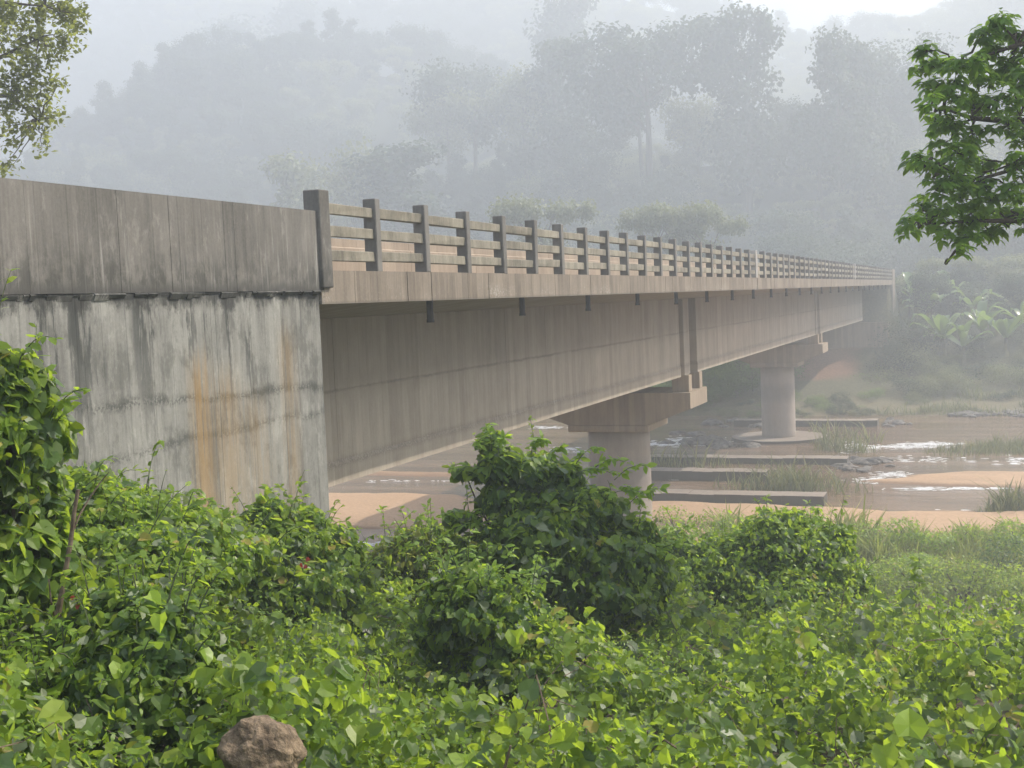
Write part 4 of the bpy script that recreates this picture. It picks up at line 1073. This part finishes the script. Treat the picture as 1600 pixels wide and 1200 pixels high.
# individually recognisable silhouettes
TR = [
 (1010, 215, 15, 150, 'spread', 1, 'forest', 'wide crowned tree standing highest on the near ridge above the middle of the rail', 1.0),
 (1000, 210, 70, 158, 'round', 2, 'forest', 'lower crown left of the wide crowned ridge tree', .9),
 (1168, 225, 15, 146, 'twin', 1, 'forest', 'tall narrow double topped tree on the near ridge', .85),
 (1092, 222, 140, 155, 'round', 3, 'paleforest', 'low pale crown between the wide tree and the double topped tree', .9),
 (1312, 262, 48, 138, 'tall', 2, 'forest', 'tall dense tree on the near ridge left of the hanging branch', .8),
 (1345, 262, 60, 142, 'tall', 4, 'forest', 'tall tree just right of the dense ridge tree', .8),
 (1278, 250, 155, 140, 'round', 1, 'forest', 'small round tree at the foot of the dense ridge tree', 1.0),
 (1390, 265, 55, 150, 'round', 3, 'forest', 'pale tree behind the hanging branch on the ridge', 1.0),
 (1440, 270, 110, 150, 'tall', 3, 'forest', 'tree right behind the hanging branch tip', 1.2),
 (893, 230, -15, 215, 'tall', 1, 'forest', 'very tall pale slender tree fading into the mist', .9),
 (872, 240, 62, 165, 'tall', 5, 'forest', 'pointed dense tree left of centre on the ridge', 1.1),
 (822, 250, 105, 168, 'round', 4, 'paleforest', 'pale rounded tree left of the pointed one', .9),
 (745, 260, 80, 172, 'round', 5, 'forest', 'rounded ridge tree farther left with a pale top', .85),
 (700, 270, 135, 172, 'round', 1, 'paleforest', 'pale tree where the near ridge starts to fall', 1.0),
 (625, 320, 225, 140, 'tall', 5, 'forest', 'dark pointed shrubby tree above the second post', 1.6),
 (505, 330, 215, 140, 'round', 2, 'paleforest', 'feathery pale crown above the tall end post', .8),
 (450, 330, 240, 140, 'tall', 3, 'paleforest', 'feathery pale crown left of the end post', 1.1),
 (1060, 395, 312, 122, 'plume', 3, 'paleforest', 'yellow green bamboo clump just above the rail', .8),
 (1020, 395, 318, 122, 'plume', 1, 'paleforest', 'smaller bamboo clump left of the yellow green one', .7),
 (1110, 400, 330, 122, 'plume', 2, 'paleforest', 'low bamboo clump right of the yellow green one', .75),
 (850, 360, 300, 125, 'plume', 2, 'paleforest', 'pale shrub showing between the rail posts left of centre', .9),
 (470, 120, -20, 300, 'tall', 4, 'forest', 'ghostly tall tree on the far slope above the end post', 1.0),
 (380, 150, 35, 290, 'tall', 2, 'forest', 'ghostly tree on the skyline of the far slope', 1.3),
 (230, 255, 165, 270, 'round', 4, 'forest', 'ghostly round tree low on the far slope at the left', 1.2),
]
for i, (px, pb, pt, d, stl, vi, mt, lb, wx) in enumerate(TR): tree_px(px, pb, pt, d, stl, vi, mt, lb, wx, rz=rs.uniform(0, 6) if stl not in ('twin', 'spread') else .37)
# far bank beside the bridge end
FB = [
 (1425, 600, 520, 108, 'low', 1, 'paleforest', 'pale leafy shrub beside the far abutment corner', 1.0),
 (1405, 640, 560, 106, 'low', 2, 'paleforest', 'pale shrub low on the bank below the abutment corner', 1.0),
 (1360, 625, 560, 107, 'low', 3, 'darkleaf', 'dark shrub under the far end of the deck', .9),
 (1420, 500, 425, 122, 'round', 2, 'paleforest', 'bright leafy tree right behind the end of the rail', 1.3),
 (1480, 480, 400, 128, 'plume', 3, 'paleforest', 'feathery clump behind the banana plants', 1.3),
 (1560, 480, 392, 128, 'round', 5, 'paleforest', 'leafy tree behind the banana plants at the right edge', 1.3),
 (1540, 640, 590, 104, 'low', 1, 'forest', 'low shrub at the foot of the banana plants', 1.4),
 (1470, 645, 600, 103, 'low', 2, 'forest', 'low dark shrub on the far bank right of the red earth', 1.4),
 (1445, 560, 480, 111, 'low', 2, 'forest', 'dark leafy mass behind the shrubs by the far wing wall', 1.3),
 (1500, 610, 540, 106, 'low', 3, 'forest', 'dark undergrowth beneath the left banana plants', 1.5),
 (1560, 615, 545, 106, 'low', 1, 'forest', 'dark undergrowth beneath the right banana plants', 1.5),
 (1600, 560, 470, 113, 'round', 4, 'forest', 'dark tree behind the banana plants at the picture edge', 1.3),
 (1525, 540, 440, 118, 'round', 2, 'forest', 'broad dark tree in the middle of the far bank behind the bananas', 1.5),
 (1455, 530, 430, 120, 'round', 1, 'forest', 'dark round tree behind the left banana plants', 1.4),
 (1400, 600, 520, 109, 'low', 1, 'forest', 'shrub in the shade of the far wing wall', 1.2),
 (1590, 650, 600, 102, 'low', 3, 'paleforest', 'pale shrub on the far waterline at the right edge', 1.6),
 (1430, 655, 608, 102, 'low', 2, 'paleforest', 'pale low shrub on the far waterline below the wing wall', 1.6),
 (1510, 652, 612, 102, 'low', 1, 'paleforest', 'pale low shrub in the middle of the far waterline', 1.6),
 (1140, 660, 575, 112, 'low', 3, 'darkleaf', 'dark foliage under the bridge between the two piers', 2.0),
 (1090, 660, 590, 114, 'low', 1, 'darkleaf', 'dark foliage seen right of the nearer pier cap', 2.0),
 (1170, 650, 560, 116, 'low', 2, 'darkleaf', 'dark foliage just left of the farther column', 1.8),
 (1240, 665, 610, 104, 'low', 2, 'darkleaf', 'shrub on the bank just right of the farther column', 1.3),
]
for i, (px, pb, pt, d, stl, vi, mt, lb, wx) in enumerate(FB): tree_px(px, pb, pt, d, stl, vi, mt, lb, wx, group='shrubs on the far bank')

for i, (x, y, h) in enumerate(((-22, 104, 4.5), (-26, 106, 5), (-31, 104, 4.2), (-19, 106, 3.6), (-36, 107, 5), (-42, 105, 5), (-24, 109, 5.5), (-30, 110, 5.5), (-48, 107, 5), (-17, 109, 3.2))):
    far_tree(x, y, h, 'low', 1 + i % 3, 'darkleaf', 'dark shaded shrub on the far bank under the bridge', i * 1.3, 1.1, 'dark shrubs in the shade under the bridge')
# banana plants
def banana_blade(rng):
    m = 9; t = np.linspace(0, 1, m); up = rng.uniform(.5, 1.1); L = rng.uniform(1.7, 2.6)
    r = L * .9 * np.sin(t * 1.35) / math.sin(1.35) * rng.uniform(.75, 1.1); z = up * 1.6 * np.sin(t * 2.4) * .8 + up * .3 * t
    w = .30 * np.sin(np.clip(t * 1.05 + .04, 0, 1) * math.pi) ** .6; w[0] = .04; w[-1] = .03
    c = np.stack([r, 0 * r, z], -1)
    v = np.concatenate([c + np.stack([0 * w, -w, w * .35], -1), c, c + np.stack([0 * w, w, w * .35], -1)])
    f = []
    for i in range(m - 1):
        f += [(i, i + 1, m + i + 1, m + i), (m + i, m + i + 1, 2 * m + i + 1, 2 * m + i)]
    return mesh_from('leaf_blade', v, np.array(f), M['banana'], True, np.full(len(v), rng.uniform(.2, 1)))
bl = [banana_blade(np.random.default_rng(i)) for i in range(7)]
g_ = G('banana_stem'); g_.base(g_.mix(g_.noise(g_.scaled(3, 3, 1), 1.0, 4).ss(.35, .65), (.20, .19, .10), (.09, .08, .045))); g_.rough(.7); M['bstem'] = g_.m
mb = MB(); mb.tube([(0, 0, -.3), (.03, 0, 1), (.0, .03, 2), (.02, 0, 3.0)], [.20, .17, .14, .09], 10); vv = np.concatenate(mb.v)
bstem = mesh_from('stem', vv, [np.array(f_) for f_ in mb.f.values()], M['bstem'], True)
BN = [(1475, 560, 108, 'leftmost banana plant on the far bank'), (1505, 575, 106, 'banana plant with bright ribs, second from the left'), (1535, 565, 108, 'banana plant in the middle of the far bank clump'),
      (1572, 580, 106, 'banana plant with one upright bright leaf near the right edge'), (1600, 570, 108, 'banana plant cut by the right edge'), (1450, 520, 115, 'banana plant higher up behind the leftmost one'),
      (1520, 505, 116, 'banana plant higher up the bank in the back row'), (1585, 500, 117, 'back row banana plant at the right edge'), (1490, 470, 122, 'highest banana plant in the back row'), (1430, 475, 119, 'banana plant right beside the far wing wall'),
      (1640, 560, 108, 'banana plant outside the right edge')]
for i, (px, py, d, lb) in enumerate(BN):
    if px > 1620: continue
    b = at(px, py, d); z = float(height(b[0], b[1])); root = thing('banana_plant', (b[0], b[1], z), lb, 'banana plant', 'banana plants on the far bank')
    H = max(b[2] - z, 1.5); rr_ = random.Random(i)
    o = obj('stem', bstem, root); o.scale = (1.2, 1.2, H / 3 * 1.05)
    for k in range(9):
        o = obj('leaf_blade', bl[(k + i) % 7], root); o.location = (0, 0, H * rr_.uniform(.93, 1.02)); o.rotation_euler = (rr_.uniform(-.2, .2), rr_.uniform(-.55, .35), k * .7 + rr_.uniform(-.3, .3)); sc = rr_.uniform(1.05, 1.6); o.scale = (sc, sc, sc)

# ------------------------------------------------------------------ the forest mass, as geometry-node instances of real crowns
def scatter(name, label, pts, rot, scl, idx, mat_key_list):
    """one object; tree crowns instanced on its points"""
    me = bpy.data.meshes.new(name); me.vertices.add(len(pts)); me.vertices.foreach_set('co', np.asarray(pts, np.float32).ravel())
    for nm, arr in (('rz', rot), ('sc', scl)):
        a = me.attributes.new(nm, 'FLOAT', 'POINT'); a.data.foreach_set('value', np.asarray(arr, np.float32))
    a = me.attributes.new('ix', 'INT', 'POINT'); a.data.foreach_set('value', np.asarray(idx, np.int32))
    o = obj(name, me); tag(o, label, 'forest', kind='stuff')
    ng = bpy.data.node_groups.new(name, 'GeometryNodeTree')
    ng.interface.new_socket('Geometry', in_out='INPUT', socket_type='NodeSocketGeometry'); ng.interface.new_socket('Geometry', in_out='OUTPUT', socket_type='NodeSocketGeometry')
    N = ng.nodes; L = ng.links; gi = N.new('NodeGroupInput'); go = N.new('NodeGroupOutput')
    iop = N.new('GeometryNodeInstanceOnPoints'); L.new(gi.outputs[0], iop.inputs['Points'])
    g2i = N.new('GeometryNodeGeometryToInstance')
    for ob in reversed(mat_key_list):
        oi = N.new('GeometryNodeObjectInfo'); oi.inputs['Object'].default_value = ob; oi.transform_space = 'ORIGINAL'; oi.inputs['As Instance'].default_value = True
        L.new(oi.outputs['Geometry'], g2i.inputs[0])
    L.new(g2i.outputs[0], iop.inputs['Instance']); iop.inputs['Pick Instance'].default_value = True
    def na(nm, ty):
        n = N.new('GeometryNodeInputNamedAttribute'); n.data_type = ty; n.inputs[0].default_value = nm; return n.outputs[0]
    L.new(na('ix', 'INT'), iop.inputs['Instance Index'])
    cx = N.new('ShaderNodeCombineXYZ'); L.new(na('rz', 'FLOAT'), cx.inputs[2]); L.new(cx.outputs[0], iop.inputs['Rotation'])
    c2 = N.new('ShaderNodeCombineXYZ'); s_ = na('sc', 'FLOAT')
    for k in range(3): L.new(s_, c2.inputs[k])
    L.new(c2.outputs[0], iop.inputs['Scale']); L.new(iop.outputs[0], go.inputs[0])
    md = o.modifiers.new('scatter', 'NODES'); md.node_group = ng
    return o
def crown_objs():
    out = []; seen = set()
    for o in COL.objects:
        if o.name.startswith('crown') and o.data.name not in seen: seen.add(o.data.name); out.append(o)
    return out
CO = crown_objs()
styles = [[k for k, v in tree_me.items() if v[0] is o.data][0] for o in CO]
is_low = [i for i, s in enumerate(styles) if s[0] == 'low' and s[2] != 'darkleaf']; is_dark = [i for i, s in enumerate(styles) if s[2] == 'forest' and s[0] in ('round', 'tall')]
is_dk = [i for i, s in enumerate(styles) if s[2] == 'darkleaf'] or is_low
is_pale = [i for i, s in enumerate(styles) if s[2] == 'paleforest']
def forest():
    rng = np.random.default_rng(77); P, Rz, Sc, Ix = [], [], [], []
    def add(X, Y, h0, h1, pool, lowp=.0):
        for x, y in zip(X, Y):
            if XF - 1 < x < XE + 1 and 105.2 < y < 129: continue
            P.append((x, y, float(height(x, y)) - .6)); Rz.append(rng.uniform(0, 6.28)); Sc.append(rng.uniform(h0, h1)); Ix.append(pool[rng.integers(0, len(pool))])
    def grid(x0, x1, y0, y1, st):
        X, Y = np.meshgrid(np.arange(x0, x1, st), np.arange(y0, y1, st)); X = X.ravel() + rng.uniform(-.5, .5, X.size) * st; Y = Y.ravel() + rng.uniform(-.5, .5, Y.size) * st; return X, Y
    X, Y = grid(-180, 70, 121, 172, 4.2); add(X[Y < 166], Y[Y < 166], 3.5, 6.5, is_low + is_dark + is_low)
    X, Y = grid(-270, 90, 168, 250, 4.6); q = fbm(X * .05, Y * .05, 81, 3); m = (q > -.12) & (Y < 236); add(X[m], Y[m], 6, 13.5, is_dark + is_dark + is_low)
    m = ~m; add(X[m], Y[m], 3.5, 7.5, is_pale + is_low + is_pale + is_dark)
    X, Y = grid(-360, 120, 250, 350, 7.0); ok_ = (X < -80) | (Y > 318); X, Y = X[ok_], Y[ok_]; q = fbm(X * .022, Y * .022, 83, 3); m = q > -.05
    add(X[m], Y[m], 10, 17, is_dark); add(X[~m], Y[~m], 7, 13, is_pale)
    X, Y = grid(-600, 200, 340, 490, 9.5); q = fbm(X * .015, Y * .015, 85, 3); m = q > -.08
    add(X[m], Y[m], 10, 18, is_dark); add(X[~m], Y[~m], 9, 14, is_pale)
    # far bank undergrowth
    X, Y = grid(-120, 60, 104, 122, 2.8); m = (X > -7); add(X[m], Y[m], 1.6, 3.4, is_low)
    X, Y = grid(-130, -8, 99.5, 116, 2.8); m = (X < -21); X, Y = X[m], Y[m]; add(X, Y, 2.2, 4.2, is_dk)
    X, Y = grid(-22, -4, 97.5, 104.5, 1.9); add(X, Y, .8, 1.9, is_low + is_dk)
    X, Y = grid(-22, 60, 97, 100, 2.0); add(X, Y, .6, 1.3, is_low)
    return scatter('forest', 'misty forest covering the hills beyond the river', P, Rz, Sc, Ix, CO)
forest()

# ------------------------------------------------------------------ the two near trees at the picture's edges
def branch_tree(name, label, base, trunk_pts, trunk_r, clusters, hubs, mat, leafkind, ls, per, seed, whorl=True, singles=0, fork=None):
    """clusters: twig ends (world xyz, radius); each twig end carries whorls of drooping leaves"""
    rng = np.random.default_rng(seed); root = thing(name, base, label, 'tree'); off = np.array(base, float)
    mb = MB(); mb.tube(trunk_pts, trunk_r, 12); mb.build('trunk', M['bark'], root, True)
    mb = MB(); parts = []; sing = []
    for (h, hr) in hubs[1:]:
        pass
    for bi, (pts, r0, r1) in enumerate(fork or []):
        b2 = MB(); pts = np.array(pts); b2.tube(pts, np.linspace(r0, r1, len(pts)), 8); b2.build('limb', M['bark'], root, True)
    for (c, rad) in clusters:
        c = np.array(c); d = [np.linalg.norm(c - h[0]) for h in hubs]; h = np.array(hubs[int(np.argmin(d))][0])
        t = np.linspace(0, 1, 6)[:, None]; p = h * (1 - t) + c * t + rng.normal(0, .05 * rad + .02, (6, 3)) * np.sin(t * 3.14) + np.array([0, 0, .12]) * rad * np.sin(t * 3.14)
        mb.tube(p, np.linspace(.018, .006, 6), 4)
        nt = max(4, int(per * rad * rad * 14))
        for k in range(nt):
            D = rng.normal(0, 1, 3); D /= np.linalg.norm(D); e = c + D * rad * rng.uniform(.25, 1.0) * np.array([1, 1, .8])
            tt = np.linspace(0, 1, 3)[:, None]
            if rng.random() < .5: mb.tube(c * (1 - tt) + e * tt, [.005, .004, .003], 3)
            if whorl:
                n = rng.integers(6, 10); a = rng.uniform(0, 6.28) + np.arange(n) * 6.283 / n + rng.normal(0, .2, n)
                T = np.stack([np.cos(a), np.sin(a), rng.uniform(-.9, -.05, n)], -1) + D * .5
                P = np.tile(e, (n, 1)) + rng.normal(0, .015, (n, 3))
                v, f, ix = leaves_arrays(P, np.tile([.05, -.1, 1.0], (n, 1)) + T * .3, rng.uniform(*ls, n), leafkind, rng, .22, T)
                parts.append((v, f, np.clip(rng.uniform(0, .75) + rng.uniform(0, .25, n) + .1 * D[2], 0, 1)[ix]))
            else:
                n = 9; P = e + rng.normal(0, .09, (n, 3)); v, f, ix = leaves_arrays(P, rng.normal(0, .4, (n, 3)) + np.array([0, 0, .8]), rng.uniform(*ls, n), leafkind, rng, .5)
                parts.append((v, f, np.clip(rng.uniform(0, .7) + rng.uniform(0, .3, n), 0, 1)[ix]))
    o = mb.build('twigs', M['bark'], root); o['kind'] = 'stuff'
    o = obj('foliage', leaf_mesh('foliage', parts, M[mat], off), root); o['kind'] = 'stuff'
    return root
# right: leaf whorls, 11-13 m away
cl = []
rs2 = random.Random(12)
def C(px, py, r, d=12.0): cl.append((at(px, py, d + rs2.uniform(-.5, .5)), r / FPX * d))
for (px, py, r) in ((1450, 80, 22), (1440, 105, 20), (1470, 100, 24), (1495, 110, 26), (1520, 95, 22), (1540, 50, 26), (1560, 30, 22), (1580, 45, 28), (1600, 70, 34), (1545, 80, 28), (1530, 125, 30), (1570, 110, 32), (1600, 120, 34),
                    (1465, 135, 26), (1490, 150, 30), (1520, 165, 30), (1560, 155, 32), (1600, 165, 34), (1455, 165, 20), (1460, 195, 22), (1490, 190, 28), (1520, 210, 30), (1470, 225, 24), (1500, 240, 30), (1440, 245, 20), (1425, 258, 16), (1460, 262, 26),
                    (1490, 275, 30), (1535, 250, 26), (1600, 215, 30), (1590, 250, 26), (1520, 285, 28), (1470, 290, 24), (1545, 300, 28), (1500, 310, 26), (1580, 290, 26), (1440, 320, 22), (1425, 340, 18), (1420, 355, 15), (1450, 345, 22), (1470, 330, 22), (1470, 360, 20),
                    (1500, 345, 24), (1525, 335, 24), (1515, 370, 22), (1500, 390, 15), (1540, 360, 22), (1565, 330, 22), (1590, 330, 22), (1560, 355, 16), (1600, 350, 20), (1575, 195, 22), (1555, 330, 18), (1610, 300, 30)):
    C(px, py, r)
for k in range(60): cl.append((at(rs2.uniform(1640, 2050), rs2.uniform(-260, 330), rs2.uniform(11.3, 14)), rs2.uniform(.2, .32)))
for k in range(14): cl.append((at(rs2.uniform(1640, 1800), rs2.uniform(-260, -30), rs2.uniform(11.6, 13)), rs2.uniform(.2, .3)))
tb = at(1900, 600, 12.8); tz = float(height(tb[0], tb[1]))
forkR = [([at(1880, 120, 12.7), at(1760, 190, 12.4), at(1660, 215, 12.2), at(1590, 190, 12.0), at(1520, 185, 12.0), at(1475, 170, 12)], .07, .012),
         ([at(1885, 260, 12.7), at(1760, 330, 12.4), at(1660, 348, 12.2), at(1600, 345, 12.0), at(1530, 345, 12.0), at(1450, 350, 12)], .055, .010),
         ([at(1880, 60, 12.7), at(1760, 40, 12.4), at(1660, 60, 12.2), at(1590, 70, 12.0), at(1500, 100, 12.0)], .06, .010),
         ([at(1660, 215, 12.2), at(1600, 260, 12.1), at(1530, 280, 12), at(1460, 265, 12)], .03, .008),
         ([at(1520, 345, 12.0), at(1495, 392, 12), at(1478, 412, 12.0)], .008, .003)]
hubR = [(p, 0) for f_ in forkR for p in f_[0][1:]]
branch_tree('overhanging_tree', 'dark green tree reaching in from the right edge with drooping leaf whorls', (tb[0], tb[1], tz),
            [(tb[0], tb[1], tz - .3), at(1895, 450, 12.8), at(1885, 250, 12.7), at(1880, 100, 12.7), at(1890, -100, 12.8), at(1880, -240, 12.8)], [.22, .18, .16, .13, .10, .04], cl, hubR, 'treeleaf', 'oval', (.085, .15), 38, 61, True, fork=forkR)
# left: small leaves, 24 m away beyond the road
cl = []; rs2 = random.Random(19)
for (px, py, r) in ((20, 20, 34), (60, 15, 34), (100, 20, 32), (120, 40, 20), (30, 60, 36), (70, 60, 34), (100, 62, 26), (20, 105, 34), (55, 100, 30), (90, 90, 20), (30, 140, 32), (65, 135, 26), (88, 128, 16), (15, 165, 28), (50, 165, 26), (75, 175, 22), (92, 182, 14),
                    (20, 195, 22), (45, 200, 20), (68, 205, 16), (18, 225, 14), (66, 228, 12), (5, 262, 14), (20, 258, 9), (-30, 60, 50), (-40, 130, 50), (-30, 200, 40), (0, 10, 30), (110, 8, 22), (128, 22, 12), (-20, 258, 24)):
    cl.append((at(px, py, 24 + rs2.uniform(-.8, .8)), r / FPX * 24))
for k in range(46): cl.append((at(rs2.uniform(-420, -40), rs2.uniform(-300, 230), 24 + rs2.uniform(-1.5, 2)), rs2.uniform(.4, .65)))
for k in range(12): cl.append((at(rs2.uniform(-40, 110), rs2.uniform(-260, -20), 24 + rs2.uniform(-1, 1)), rs2.uniform(.4, .55)))
tb = at(-240, 560, 24.8)
forkL = [([at(-235, 20, 24.6), at(-140, 40, 24.3), at(-60, 60, 24.1), at(0, 90, 24.0), at(60, 60, 24)], .12, .02), ([at(-235, 130, 24.6), at(-140, 150, 24.3), at(-50, 150, 24.1), at(20, 150, 24.0), at(60, 190, 24)], .09, .015),
         ([at(-235, -40, 24.6), at(-130, -60, 24.3), at(-30, 0, 24.1), at(70, 10, 24.0)], .10, .015)]
hubL = [(p, 0) for f_ in forkL for p in f_[0][1:]]
tzl = float(height(tb[0], tb[1]))
branch_tree('overhanging_tree', 'olive green fine leaved tree hanging over the wall at the top left corner', (tb[0], tb[1], tzl),
            [(tb[0], tb[1], tzl - .3), at(-238, 350, 24.7), at(-235, 130, 24.6), at(-232, -100, 24.6), at(-225, -260, 24.6)], [.34, .28, .22, .16, .06], cl, hubL, 'oliveleaf', 'quad', (.08, .15), 9.5, 62, False, fork=forkL)

# ------------------------------------------------------------------ haze
def build_haze():
    mb = MB(); mb.box((-1300, -650, -14), (1300, 1300, 172))
    g = bpy.data.materials.new('haze_air'); g.use_nodes = True; t = g.node_tree
    t.nodes.remove(t.nodes['Principled BSDF'])
    pv = t.nodes.new('ShaderNodeVolumePrincipled'); pv.inputs['Color'].default_value = (.84, .91, 1.0, 1)
    pv.inputs['Density'].default_value = HAZE; pv.inputs['Anisotropy'].default_value = .25
    t.links.new(pv.outputs[0], t.nodes['Material Output'].inputs['Volume'])
    o = mb.build('haze', g, None); tag(o, kind='stuff')
build_haze()
